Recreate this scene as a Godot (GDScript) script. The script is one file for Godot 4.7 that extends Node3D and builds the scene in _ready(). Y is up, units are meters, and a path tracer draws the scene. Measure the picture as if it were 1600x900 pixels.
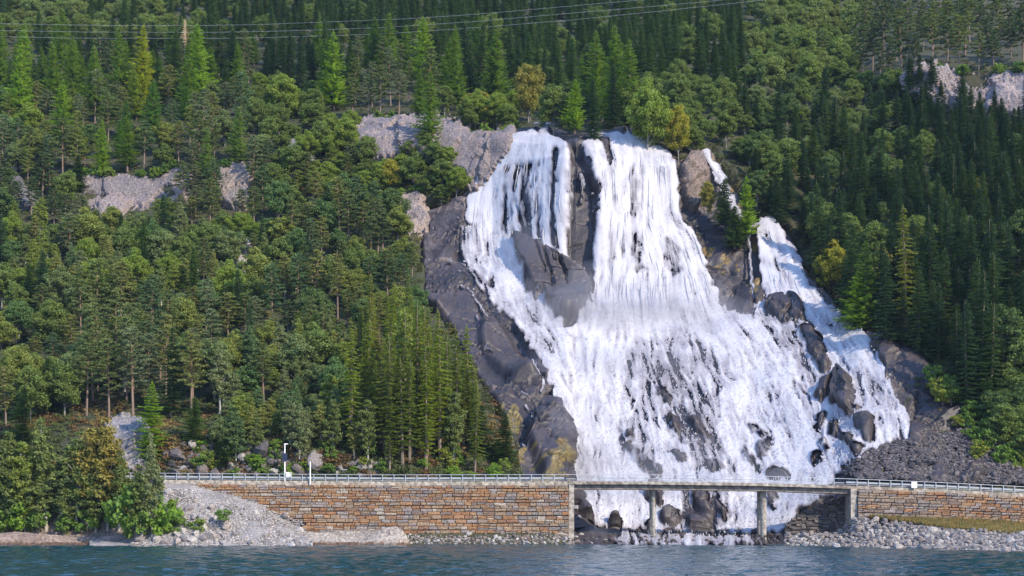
extends Node3D
# A waterfall on a wooded fjord side, with a road bridge and dry stone walls at its foot.
# Survey helper: x, y on the 1600 x 900 survey sheet and a distance in metres give a point in the world.

const F := 2323.0
const EYE := 6.0
const HORIZON := 798.0
var rng := RandomNumberGenerator.new()
var M := {}
var used := {}


class Soup:
	var v := PackedVector3Array()
	var c := PackedColorArray()
	func tri(a: Vector3, b: Vector3, d: Vector3, col: Color) -> void:
		v.push_back(a); v.push_back(b); v.push_back(d)
		c.push_back(col); c.push_back(col); c.push_back(col)
	func quad(a: Vector3, b: Vector3, d: Vector3, e: Vector3, col: Color) -> void:
		tri(a, b, d, col)
		tri(a, d, e, col)
	func box(lo: Vector3, hi: Vector3, col: Color) -> void:
		var p: Array[Vector3] = []
		for k in 8:
			p.append(Vector3(hi.x if k & 1 else lo.x, hi.y if k & 2 else lo.y, hi.z if k & 4 else lo.z))
		quad(p[4], p[6], p[7], p[5], col)
		quad(p[1], p[3], p[2], p[0], col)
		quad(p[0], p[2], p[6], p[4], col)
		quad(p[5], p[7], p[3], p[1], col)
		quad(p[6], p[2], p[3], p[7], col)
		quad(p[0], p[4], p[5], p[1], col)
	func tube(a: Vector3, b: Vector3, ra: float, rb: float, sides: int, col: Color) -> void:
		var d := (b - a).normalized()
		var u := d.cross(Vector3.UP if absf(d.y) < 0.9 else Vector3.RIGHT).normalized()
		var w := d.cross(u)
		for k in sides:
			var t0 := TAU * k / sides
			var t1 := TAU * (k + 1) / sides
			var e0 := u * cos(t0) + w * sin(t0)
			var e1 := u * cos(t1) + w * sin(t1)
			quad(a + e0 * ra, a + e1 * ra, b + e1 * rb, b + e0 * rb, col)
			tri(b, b + e0 * rb, b + e1 * rb, col)
			tri(a, a + e1 * ra, a + e0 * ra, col)
	func mesh(mat: Material) -> ArrayMesh:
		var n := PackedVector3Array()
		n.resize(v.size())
		for i in range(0, v.size(), 3):
			var q := (v[i + 2] - v[i]).cross(v[i + 1] - v[i]).normalized()
			n[i] = q; n[i + 1] = q; n[i + 2] = q
		var arrays := []
		arrays.resize(Mesh.ARRAY_MAX)
		arrays[Mesh.ARRAY_VERTEX] = v
		arrays[Mesh.ARRAY_NORMAL] = n
		arrays[Mesh.ARRAY_COLOR] = c
		var m := ArrayMesh.new()
		m.add_surface_from_arrays(Mesh.PRIMITIVE_TRIANGLES, arrays)
		m.surface_set_material(0, mat)
		return m


# ------------------------------------------------------------------ naming
func numbered(called: String) -> String:
	var n: int = used.get(called, 0)
	used[called] = n + 1
	return called if n == 0 else "%s_%03d" % [called, n]

func tag(o: Node, label: String, category: String, group := "", kind := "") -> void:
	o.set_meta("label", label)
	o.set_meta("category", category)
	if group: o.set_meta("group", group)
	if kind: o.set_meta("kind", kind)

func obj(called: String, m: Mesh, parent: Node = null, mat: Material = null) -> MeshInstance3D:
	var o := MeshInstance3D.new()
	o.mesh = m
	if mat: o.material_override = mat
	if parent == null:
		o.name = numbered(called)
		add_child(o)
	else:
		o.name = called
		parent.add_child(o, true)
	return o

func base(called: String, at: Vector3) -> Node3D:
	var o := Node3D.new()
	o.name = numbered(called)
	add_child(o)
	o.position = at
	return o


# ------------------------------------------------------------------ survey
func spot(x: float, y: float, d: float) -> Vector3:
	return Vector3((x - 800.0) / F * d, EYE + (HORIZON - y) / F * d, -d)

# Distance to the ground seen at y, from the shore upwards, along bearings x.
var COLS := [-700, -250, 0, 250, 276, 450, 640, 770, 886, 900, 1050, 1180, 1312, 1342, 1430, 1600, 1850, 2300]
var PROF := [
	[[900, 215], [853, 262], [830, 267], [800, 271], [758, 277], [740, 287], [640, 305], [500, 345], [400, 375], [300, 410], [200, 450], [100, 510], [0, 610], [-140, 800]],
	[[900, 220], [853, 262], [830, 267], [800, 271], [758, 275], [740, 284], [640, 303], [500, 342], [400, 372], [330, 398], [290, 408], [200, 442], [100, 502], [0, 602], [-140, 800]],
	[[900, 225], [853, 262], [830, 267], [800, 270], [758, 273], [748, 282], [700, 287], [640, 300], [500, 340], [400, 370], [330, 395], [310, 404], [270, 408], [200, 440], [100, 500], [0, 600], [-140, 790]],
	[[900, 225], [852, 262], [832, 265], [800, 266.5], [758, 267], [750, 276], [690, 279], [640, 298], [500, 340], [400, 370], [330, 393], [312, 400], [262, 405], [200, 436], [100, 496], [0, 600], [-140, 790]],
	[[900, 225], [850, 262], [834, 265], [800, 266.6], [758, 266.8], [754, 275], [690, 278], [640, 298], [500, 340], [400, 370], [330, 393], [250, 405], [200, 432], [100, 492], [0, 600], [-140, 790]],
	[[900, 225], [850, 262], [834, 265], [800, 266.6], [758, 266.8], [754, 275], [695, 278], [640, 298], [500, 340], [400, 370], [330, 390], [250, 402], [200, 424], [100, 490], [0, 600], [-140, 790]],
	[[900, 225], [850, 262], [834, 265], [800, 266.6], [758, 266.8], [754, 275], [712, 277], [640, 296], [500, 337], [400, 364], [340, 384], [320, 390], [225, 399], [195, 411], [150, 440], [100, 490], [0, 600], [-140, 790]],
	[[900, 225], [850, 262], [834, 265], [800, 266.6], [758, 266.8], [754, 275], [735, 281], [600, 315], [480, 345], [370, 374], [300, 383], [225, 391], [203, 402], [150, 440], [100, 490], [0, 600], [-140, 790]],
	[[900, 225], [850, 262], [834, 265], [800, 266.6], [758, 266.8], [754, 275], [735, 287], [600, 318], [500, 340], [470, 352], [440, 356], [250, 370], [212, 378], [202, 394], [180, 420], [100, 490], [0, 600], [-140, 790]],
	[[900, 225], [851, 260], [838, 270], [832, 283], [745, 297], [600, 320], [500, 342], [470, 352], [440, 356], [250, 369], [212, 377], [202, 393], [180, 420], [100, 490], [0, 600], [-140, 790]],
	[[900, 225], [852, 259], [838, 270], [832, 283], [745, 297], [600, 320], [500, 342], [462, 352], [430, 357], [260, 370], [222, 380], [205, 395], [180, 420], [100, 485], [0, 595], [-140, 790]],
	[[900, 220], [853, 256], [838, 268], [832, 281], [745, 294], [600, 317], [500, 337], [460, 347], [350, 365], [250, 386], [200, 406], [100, 475], [0, 590], [-140, 790]],
	[[900, 212], [855, 246], [836, 262], [828, 275], [772, 279], [745, 285], [700, 292], [600, 310], [500, 333], [400, 357], [300, 385], [200, 425], [100, 485], [0, 585], [-140, 790]],
	[[900, 208], [856, 243], [812, 263], [806, 265.2], [770, 267.2], [763, 274.5], [745, 280], [690, 290], [600, 305], [500, 330], [400, 352], [300, 380], [200, 420], [100, 480], [0, 580], [-140, 790]],
	[[900, 204], [858, 236], [816, 263], [812, 265.2], [772, 267.2], [766, 274.5], [745, 279], [690, 287], [600, 300], [500, 322], [400, 345], [300, 372], [200, 408], [184, 416], [112, 424], [95, 436], [0, 550], [-140, 790]],
	[[900, 190], [862, 219], [824, 262], [820, 265.2], [779, 267.2], [774, 274.5], [745, 280], [700, 286], [600, 296], [500, 314], [400, 334], [300, 360], [200, 395], [184, 404], [108, 412], [90, 425], [0, 530], [-140, 780]],
	[[900, 180], [864, 212], [824, 262], [779, 272], [745, 276], [600, 282], [400, 310], [200, 350], [0, 430], [-140, 560]],
	[[900, 180], [864, 212], [824, 252], [779, 258], [745, 262], [600, 268], [400, 285], [200, 310], [0, 350], [-140, 400]],
]

func along(p: Array, y: float) -> float:
	if y >= p[0][0]: return p[0][1]
	for k in range(1, p.size()):
		if y >= p[k][0]:
			var a: Array = p[k - 1]
			var b: Array = p[k]
			return lerpf(a[1], b[1], (a[0] - y) / float(a[0] - b[0]))
	return p[-1][1]

func dist(x: float, y: float) -> float:
	var k := 1
	while k < COLS.size() - 1 and x > COLS[k]: k += 1
	var t := clampf((x - COLS[k - 1]) / float(COLS[k] - COLS[k - 1]), 0.0, 1.0)
	return lerpf(along(PROF[k - 1], y), along(PROF[k], y), t)

func ground(x: float, y: float) -> Vector3:
	return spot(x, y, dist(x, y))

func noise(freq: float, s: int, octaves := 3, kind := FastNoiseLite.TYPE_SIMPLEX_SMOOTH) -> FastNoiseLite:
	var n := FastNoiseLite.new()
	n.noise_type = kind
	n.frequency = freq
	n.seed = s
	n.fractal_octaves = octaves
	if kind == FastNoiseLite.TYPE_CELLULAR:
		n.fractal_type = FastNoiseLite.FRACTAL_NONE
		n.cellular_return_type = FastNoiseLite.RETURN_CELL_VALUE if s != 29 else FastNoiseLite.RETURN_DISTANCE2_SUB
		n.domain_warp_enabled = true
		n.domain_warp_amplitude = 0.25 / freq
		n.domain_warp_frequency = freq * 1.5
		n.domain_warp_fractal_octaves = 2
	return n

func poly(a: Array) -> PackedVector2Array:
	var p := PackedVector2Array()
	for k in range(0, a.size(), 2): p.push_back(Vector2(a[k], a[k + 1]))
	return p

func inside(x: float, y: float, p: PackedVector2Array) -> bool:
	return Geometry2D.is_point_in_polygon(Vector2(x, y), p)


# ------------------------------------------------------------------ grids
class Grid:
	var x0: float; var y0: float; var step: float; var w: int; var h: int
	var p := PackedVector3Array()
	var a := PackedFloat32Array()
	func _init(gx0: float, gy0: float, gx1: float, gy1: float, gs: float) -> void:
		x0 = gx0; y0 = gy0; step = gs
		w = int((gx1 - gx0) / gs) + 1
		h = int((gy1 - gy0) / gs) + 1
	func fill(value := 0.0) -> void:
		a.resize(w * h)
		a.fill(value)
	func paint(q: PackedVector2Array, value: float) -> void:
		var lo := INF
		var hi := -INF
		for s in q:
			lo = minf(lo, s.y); hi = maxf(hi, s.y)
		for j in range(maxi(0, ceili((lo - y0) / step)), mini(h - 1, floori((hi - y0) / step)) + 1):
			var y := y0 + j * step
			var xs := []
			for k in q.size():
				var s := q[k]
				var t := q[(k + 1) % q.size()]
				if (s.y <= y) != (t.y <= y):
					xs.append(s.x + (y - s.y) / (t.y - s.y) * (t.x - s.x))
			xs.sort()
			for k in range(0, xs.size() - 1, 2):
				for i in range(maxi(0, ceili((xs[k] - x0) / step)), mini(w - 1, floori((xs[k + 1] - x0) / step)) + 1):
					a[j * w + i] = value
	func line(pts: PackedVector2Array, r: float, value: float) -> void:
		for k in pts.size() - 1:
			var s := pts[k]
			var t := pts[k + 1]
			var n := int(s.distance_to(t) / (step * 0.7)) + 1
			for m in n + 1:
				var c := s.lerp(t, float(m) / n)
				for j in range(maxi(0, ceili((c.y - r - y0) / step)), mini(h - 1, floori((c.y + r - y0) / step)) + 1):
					for i in range(maxi(0, ceili((c.x - r - x0) / step)), mini(w - 1, floori((c.x + r - x0) / step)) + 1):
						a[j * w + i] = maxf(a[j * w + i], value)
	func blur(r: int) -> void:
		var b := a.duplicate()
		for j in h:
			var sum := 0.0
			for i in range(-r, w):
				if i + r < w: sum += a[j * w + i + r]
				else: sum += a[j * w + w - 1]
				if i - r - 1 >= 0: sum -= a[j * w + i - r - 1]
				if i >= 0: b[j * w + i] = sum / (2 * r + 1)
		for i in w:
			var sum := 0.0
			for j in range(-r, h):
				if j + r < h: sum += b[(j + r) * w + i]
				else: sum += b[(h - 1) * w + i]
				if j - r - 1 >= 0: sum -= b[(j - r - 1) * w + i]
				if j >= 0: a[j * w + i] = sum / (2 * r + 1)
	func get_at(x: float, y: float) -> float:
		var fx := clampf((x - x0) / step, 0.0, w - 1.001)
		var fy := clampf((y - y0) / step, 0.0, h - 1.001)
		var i := int(fx)
		var j := int(fy)
		var k := j * w + i
		return lerpf(lerpf(a[k], a[k + 1], fx - i), lerpf(a[k + w], a[k + w + 1], fx - i), fy - j)
	func pos_at(x: float, y: float) -> Vector3:
		var fx := clampf((x - x0) / step, 0.0, w - 1.001)
		var fy := clampf((y - y0) / step, 0.0, h - 1.001)
		var i := int(fx)
		var j := int(fy)
		var k := j * w + i
		return p[k].lerp(p[k + 1], fx - i).lerp(p[k + w].lerp(p[k + w + 1], fx - i), fy - j)
	func crisp() -> PackedVector3Array:
		var n := PackedVector3Array()
		n.resize(w * h)
		for j in h:
			for i in w:
				var i1 := mini(i + 1, w - 1)
				var j1 := mini(j + 1, h - 1)
				var r := p[j * w + i1] - p[j * w + i1 - 1]
				var d := p[j1 * w + i] - p[(j1 - 1) * w + i]
				n[j * w + i] = d.cross(r).normalized()
		return n
	func normals() -> PackedVector3Array:
		var n := PackedVector3Array()
		n.resize(w * h)
		for j in h:
			for i in w:
				var r := p[j * w + mini(i + 1, w - 1)] - p[j * w + maxi(i - 1, 0)]
				var d := p[mini(j + 1, h - 1) * w + i] - p[maxi(j - 1, 0) * w + i]
				n[j * w + i] = d.cross(r).normalized()
		return n

# The cells of a grid for which keep holds, as a mesh with shared vertices.
func sheet(g: Grid, col: PackedColorArray, keep: PackedByteArray, part: int, mat: Material, nrm: PackedVector3Array) -> ArrayMesh:
	var remap := PackedInt32Array()
	remap.resize(g.w * g.h)
	remap.fill(-1)
	var v := PackedVector3Array()
	var n := PackedVector3Array()
	var c := PackedColorArray()
	var ix := PackedInt32Array()
	for j in g.h - 1:
		for i in g.w - 1:
			var k := j * g.w + i
			if keep[k] != part: continue
			var q := [k, k + 1, k + g.w, k + g.w + 1]
			for e: int in q:
				if remap[e] < 0:
					remap[e] = v.size()
					v.push_back(g.p[e]); n.push_back(nrm[e]); c.push_back(col[e])
			ix.push_back(remap[q[0]]); ix.push_back(remap[q[1]]); ix.push_back(remap[q[2]])
			ix.push_back(remap[q[1]]); ix.push_back(remap[q[3]]); ix.push_back(remap[q[2]])
	if ix.is_empty(): return null
	var arrays := []
	arrays.resize(Mesh.ARRAY_MAX)
	arrays[Mesh.ARRAY_VERTEX] = v
	arrays[Mesh.ARRAY_NORMAL] = n
	arrays[Mesh.ARRAY_COLOR] = c
	arrays[Mesh.ARRAY_INDEX] = ix
	var m := ArrayMesh.new()
	m.add_surface_from_arrays(Mesh.PRIMITIVE_TRIANGLES, arrays)
	m.surface_set_material(0, mat)
	return m


# ------------------------------------------------------------------ materials
func grain(freq: float, s: int, lo: float, hi: float, size := 512) -> NoiseTexture2D:
	var t := NoiseTexture2D.new()
	t.width = size; t.height = size
	t.seamless = true
	t.noise = noise(freq, s, 5)
	var ramp := Gradient.new()
	ramp.set_color(0, Color(lo, lo, lo)); ramp.set_color(1, Color(hi, hi, hi))
	ramp.set_offset(0, 0.25); ramp.set_offset(1, 0.75)
	t.color_ramp = ramp
	return t

func bumps(freq: float, s: int, strength: float, size := 512) -> NoiseTexture2D:
	var t := NoiseTexture2D.new()
	t.width = size; t.height = size
	t.seamless = true
	t.noise = noise(freq, s, 5)
	t.as_normal_map = true
	t.bump_strength = strength
	return t

func tinted(rough: float, tex: Texture2D = null, scale := 0.3, normal: Texture2D = null, depth := 1.0) -> StandardMaterial3D:
	var m := StandardMaterial3D.new()
	m.vertex_color_use_as_albedo = true
	m.roughness = rough
	if tex:
		m.albedo_texture = tex
		m.uv1_triplanar = true
		m.uv1_world_triplanar = true
		m.uv1_scale = Vector3.ONE * scale
	if normal:
		m.normal_enabled = true
		m.normal_texture = normal
		m.normal_scale = depth
	return m

func leafy(tint: Color, through: float) -> StandardMaterial3D:
	var m := StandardMaterial3D.new()
	m.vertex_color_use_as_albedo = true
	m.albedo_color = tint.linear_to_srgb()
	m.roughness = 0.7
	m.metallic_specular = 0.3
	m.backlight_enabled = true
	m.backlight = Color(through, through, through * 0.7)
	m.cull_mode = BaseMaterial3D.CULL_DISABLED
	return m

func plain(c: Color, rough: float, metal := 0.0) -> StandardMaterial3D:
	var m := StandardMaterial3D.new()
	m.albedo_color = c.linear_to_srgb()
	m.roughness = rough
	m.metallic = metal
	return m


# ------------------------------------------------------------------ the day
func daylight() -> void:
	var cam := Camera3D.new()
	cam.name = "camera"
	cam.projection = Camera3D.PROJECTION_FRUSTUM
	cam.near = 1.0
	cam.far = 4000.0
	cam.size = 900.0 / F
	cam.frustum_offset = Vector2(0, (HORIZON - 450.0) / F)
	cam.position = Vector3(0, EYE, 0)
	add_child(cam)
	cam.current = true
	var e := Environment.new()
	e.background_mode = Environment.BG_SKY
	var sm := ProceduralSkyMaterial.new()
	sm.sky_top_color = Color(0.43, 0.57, 0.81)
	sm.sky_horizon_color = Color(0.79, 0.85, 0.93)
	sm.sky_curve = 0.18
	sm.ground_bottom_color = Color(0.2, 0.25, 0.25)
	sm.ground_horizon_color = Color(0.5, 0.56, 0.6)
	e.sky = Sky.new()
	e.sky.sky_material = sm
	e.background_energy_multiplier = 1.7
	e.tonemap_mode = Environment.TONE_MAPPER_LINEAR
	e.tonemap_exposure = 1.65
	e.sdfgi_enabled = true
	e.ssao_enabled = true
	e.ssil_enabled = true
	e.volumetric_fog_enabled = true
	e.volumetric_fog_density = 0.0
	e.fog_enabled = true
	e.fog_density = 0.00004
	e.fog_light_color = Color(0.72, 0.82, 0.95)
	var we := WorldEnvironment.new()
	we.name = "world_environment"
	we.environment = e
	add_child(we)
	var sun := DirectionalLight3D.new()
	sun.name = "sun"
	sun.light_energy = 1.4
	sun.light_color = Color(1.0, 0.94, 0.86)
	sun.light_angular_distance = 1.5
	sun.shadow_enabled = true
	add_child(sun)
	sun.look_at_from_position(Vector3(0.60, 0.58, 0.55) * 500.0, Vector3.ZERO)


func make_materials() -> void:
	M.soil = tinted(0.95, grain(0.02, 3, 0.55, 1.0), 0.15)
	M.rock = tinted(0.58, grain(0.02, 5, 0.6, 1.0), 0.12, bumps(0.02, 6, 3.0), 0.8)
	M.dry = tinted(0.85, grain(0.02, 7, 0.6, 1.0), 0.14, bumps(0.02, 8, 3.0), 0.7)
	M.stone = tinted(0.9, grain(0.02, 9, 0.6, 1.0), 0.35, bumps(0.03, 10, 5.0), 0.8)
	M.foam = tinted(0.75)
	M.foam.metallic_specular = 0.3
	M.bark = tinted(0.9)
	M.concrete = tinted(0.85, grain(0.015, 11, 0.7, 1.0), 0.12)
	M.steel = plain(Color(0.42, 0.45, 0.47), 0.5, 0.25)
	M.white = plain(Color(0.75, 0.75, 0.72), 0.6)


# ------------------------------------------------------------------ terrain
var U := poly([655, 325, 690, 315, 727, 300, 745, 265, 790, 213, 820, 193, 870, 193, 905, 203, 935, 203, 1000, 208, 1050, 232, 1064, 252, 1088, 230, 1110, 230, 1137, 262, 1180, 338, 1210, 336, 1247, 370, 1268, 440, 1320, 488, 1372, 528, 1402, 533, 1450, 560, 1500, 620, 1540, 670, 1540, 760, 820, 752, 800, 690, 786, 640, 755, 590, 700, 500, 662, 470, 660, 400])
var CLIFFS := [
	poly([102, 282, 130, 272, 190, 270, 240, 275, 285, 250, 300, 268, 300, 310, 240, 322, 200, 318, 190, 345, 150, 330, 108, 305]),
	poly([338, 262, 365, 258, 398, 258, 400, 285, 385, 325, 345, 320]),
	poly([550, 190, 600, 186, 648, 190, 690, 192, 730, 205, 790, 205, 812, 195, 800, 240, 760, 290, 735, 310, 728, 270, 690, 262, 650, 240, 600, 255, 565, 245]),
	poly([598, 332, 620, 305, 662, 298, 670, 350, 640, 366, 610, 350]),
	poly([358, 390, 372, 378, 392, 380, 398, 410, 380, 425, 358, 415]),
	poly([440, 225, 490, 228, 498, 250, 455, 255]),
	poly([18, 265, 40, 290, 60, 310, 50, 330, 20, 320]),
	poly([1416, 122, 1440, 112, 1480, 110, 1530, 112, 1600, 108, 1700, 106, 1700, 190, 1600, 186, 1540, 176, 1480, 172, 1440, 158, 1418, 150]),
	poly([172, 650, 200, 645, 225, 655, 235, 690, 225, 740, 165, 742, 160, 690]),
	poly([1062, 262, 1075, 245, 1092, 242, 1110, 275, 1100, 310, 1088, 322, 1070, 300]),
]
var n_big := noise(0.018, 21, 3)
var n_block := noise(0.075, 22, 1, FastNoiseLite.TYPE_CELLULAR)
var n_crack := noise(0.2, 23, 1, FastNoiseLite.TYPE_CELLULAR)
var n_fine := noise(0.22, 24, 4)
var n_tone := noise(0.06, 25, 4)
var rock_grid: Grid
var smooth_grid: Grid
var wet: Grid
var n_edge := noise(0.06, 27, 3)

var n_hash := noise(1.0, 28, 1, FastNoiseLite.TYPE_VALUE)
var n_joint := noise(0.055, 29, 1, FastNoiseLite.TYPE_CELLULAR)

# flat facets with sharp arrises, sx by sy on the survey sheet
func facet(x: float, y: float, sx: float, sy: float, o: float) -> float:
	var wx := x + n_edge.get_noise_2d(x * 0.12, y * 0.12 + o) * sx * 0.7
	var wy := y + n_edge.get_noise_2d(x * 0.12 + 90.0, y * 0.12 + o) * sy * 0.7
	var u := wx / sx + o
	var v := wy / sy + (floorf(u) * 0.37 if o > 4.0 else u * 0.3)
	var i := floorf(u)
	var j := floorf(v)
	u -= i; v -= j
	var a := n_hash.get_noise_2d(i + 1, j)
	var b := n_hash.get_noise_2d(i, j + 1)
	if u + v < 1.0:
		var c := n_hash.get_noise_2d(i, j)
		return c + (a - c) * u + (b - c) * v
	var d := n_hash.get_noise_2d(i + 1, j + 1)
	return d + (b - d) * (1.0 - u) + (a - d) * (1.0 - v)

func angular(x: float, y: float, q: Vector3, k := 1.0) -> float:
	var joint := n_joint.get_noise_3dv(q * Vector3(1, 1.5, 1))
	return k * (n_big.get_noise_3dv(q) * 2.6 + facet(x, y, 66, 50, 3.0) * 2.3 + facet(x, y, 28, 22, 2.0) * 0.45 + facet(x, y, 12, 10, 2.0) * 0.16 + n_block.get_noise_3dv(q * 0.7) * 0.3 - 0.55 * smoothstep(-0.93, -0.975, joint))

func rocky(q: Vector3, k := 1.0) -> float:
	var s := Vector3(q.x, q.y * 1.3, q.z)
	return k * (n_big.get_noise_3dv(q) * 2.6 + n_block.get_noise_3dv(s) * 1.25 + n_crack.get_noise_3dv(s) * 0.28 + n_fine.get_noise_3dv(q) * 0.45)

func hillside() -> void:
	var g := Grid.new(-700, -140, 2300, 900, 10)
	g.p.resize(g.w * g.h)
	var col := PackedColorArray()
	col.resize(g.w * g.h)
	for j in g.h:
		for i in g.w:
			var x := g.x0 + i * g.step
			var y := g.y0 + j * g.step
			var q := ground(x, y)
			if y < 735: q.y += n_big.get_noise_3dv(q) * 2.0 - 0.6
			if inside(x, y, U) or (x > 690 and x < 1440 and y > 700 and y < 856 and x > 892): q += Vector3(0, -1.5, -4.5)
			g.p[j * g.w + i] = q
			var t := n_tone.get_noise_3dv(q)
			var c := Color(0.045, 0.055, 0.022).lerp(Color(0.085, 0.075, 0.03), clampf(t + 0.4, 0, 1))
			if y > 800 and x < 300: c = Color(0.22, 0.18, 0.14)
			if y > 800 and x > 1300: c = Color(0.16, 0.14, 0.12)
			col[j * g.w + i] = c
	var keep := PackedByteArray()
	keep.resize(g.w * g.h)
	var o := obj("hillside", sheet(g, col, keep, 0, M.soil, g.normals()))
	tag(o, "steep wooded mountainside rising behind the road and waterfall", "hillside", "", "structure")

func mark_water() -> void:
	var g := Grid.new(684, 194, 1432, 858, 1.5)
	g.fill(0.0)
	for r: Array in WATER: g.paint(poly(r[1]), r[0])
	for k in ISLANDS.size():
		g.paint(poly(ISLANDS[k]), 0.27 if k >= 10 and k <= 21 else 0.02)
	g.blur(1)
	# ragged edges
	var src := g.a.duplicate()
	var old := Grid.new(684, 194, 1432, 858, 1.5)
	old.a = src
	for j in g.h:
		for i in g.w:
			var x := g.x0 + i * g.step
			var y := g.y0 + j * g.step
			var k := 1.0 if y > 400 else 0.5
			g.a[j * g.w + i] = old.get_at(x + k * (n_edge.get_noise_2d(x, y * 0.7) * 9.0), y + k * n_edge.get_noise_2d(x + 400.0, y) * 9.0)
	for r: Array in VEINS:
		var pts := poly(r[2])
		var fine := PackedVector2Array()
		for q in pts.size() - 1:
			for m in 6:
				var c := pts[q].lerp(pts[q + 1], m / 6.0)
				fine.push_back(c + Vector2(n_edge.get_noise_2d(c.x * 2.0, c.y * 2.0), 0) * 4.0)
		fine.push_back(pts[-1])
		g.line(fine, r[0] * 0.8, r[1])
	g.blur(1)
	wet = g

func rock_face() -> void:
	mark_water()
	var g := Grid.new(640, 190, 1552, 858, 2)
	g.p.resize(g.w * g.h)
	for j in g.h:
		for i in g.w:
			g.p[j * g.w + i] = ground(g.x0 + i * g.step, g.y0 + j * g.step)
	var n := g.normals()
	var bulge := Grid.new(640, 190, 1552, 858, 2)
	bulge.fill(0.0)
	bulge.paint(poly([786, 374, 815, 378, 850, 392, 882, 408, 912, 428, 926, 452, 925, 492, 880, 500, 830, 480, 815, 440]), 4.5)
	bulge.paint(poly([889, 225, 912, 225, 932, 300, 930, 420, 912, 426, 884, 404]), -3.0)
	for k in ISLANDS.size(): bulge.paint(poly(ISLANDS[k]), 1.0 if k >= 10 and k <= 21 else (1.6 if k < 23 else 2.2))
	bulge.paint(poly([855, 625, 880, 635, 893, 680, 885, 735, 850, 740, 826, 690, 830, 640]), 3.0)
	bulge.paint(poly([752, 500, 780, 505, 815, 545, 840, 590, 800, 590, 765, 560, 750, 530]), 2.5)
	bulge.blur(2)
	bulge.blur(1)
	var sg := Grid.new(640, 190, 1552, 858, 2)
	sg.p.resize(g.w * g.h)
	var inner := Grid.new(640, 190, 1552, 858, 2)
	inner.fill(0.0)
	inner.paint(U, 1.0)
	inner.paint(poly([892, 740, 1318, 740, 1320, 858, 892, 858]), 1.0)
	inner.blur(6)
	var col := PackedColorArray()
	col.resize(g.w * g.h)
	var keep := PackedByteArray()
	keep.resize(g.w * g.h)
	for j in g.h:
		for i in g.w:
			var k := j * g.w + i
			var x := g.x0 + i * g.step
			var y := g.y0 + j * g.step
			var q := g.p[k]
			var depth := -5.0 * (1.0 - smoothstep(0.1, 0.75, inner.a[k]))
			var flat := 1.0 if y < 828 else 0.35
			var under := 0.0
			if x > 690 and x < 1430: under = smoothstep(0.1, 0.6, wet.get_at(x, y))
			var soft := n_big.get_noise_3dv(q) * 2.6 * flat + bulge.a[k] * (0.3 + 0.7 * (1.0 - under)) + depth
			sg.p[k] = q + n[k] * (soft + 0.25)
			var hard := angular(x, y, q, flat) - n_big.get_noise_3dv(q) * 2.6 * flat
			if x > 780 and x < 935 and y > 225 and y < 500: hard *= 0.45
			g.p[k] = q + n[k] * (soft + hard * lerpf(1.0, 0.16, under))
			var t := n_tone.get_noise_3dv(q)
			var s := n_crack.get_noise_3dv(q * Vector3(1, 0.5, 1))
			var c := Color(0.047, 0.037, 0.038) * (1.0 + 0.5 * t + 0.25 * s)
			if x < 900: c = c.lerp(Color(0.088, 0.070, 0.068), clampf(0.15 + t * 1.3, 0, 0.8) * smoothstep(880, 720, x))
			if y < 330 and x < 760: c = c.lerp(Color(0.26, 0.21, 0.19), 0.35)
			if x > 1060 and x < 1170 and y < 330: c = c.lerp(Color(0.2, 0.16, 0.13), 0.5 * smoothstep(330, 290, y))
			var moss := n_tone.get_noise_3dv(q * 2.3 + Vector3(70, 0, 0))
			var where := 0.0
			if x > 1380: where = smoothstep(1425, 1500, x - (y - 540) * 0.55)
			elif x < 830: where = smoothstep(590, 660, y) * smoothstep(835, 800, x) * 0.9 
			elif y > 700 and x < 890: where = 0.45
			elif x > 1090 and x < 1190 and y < 460: where = 0.25
			if where > 0.0 and moss + where > 0.55: c = Color(0.13, 0.12, 0.025).lerp(Color(0.2, 0.12, 0.03), clampf(moss + 0.3, 0, 1))
			col[k] = c
			keep[k] = 1 if inner.a[k] > 0.02 else 0
	rock_grid = g
	smooth_grid = sg
	var o := obj("rock_face", sheet(g, col, keep, 1, M.rock, g.crisp()))
	tag(o, "dark wet rock face that the waterfall runs down", "rock face", "", "structure")

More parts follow.
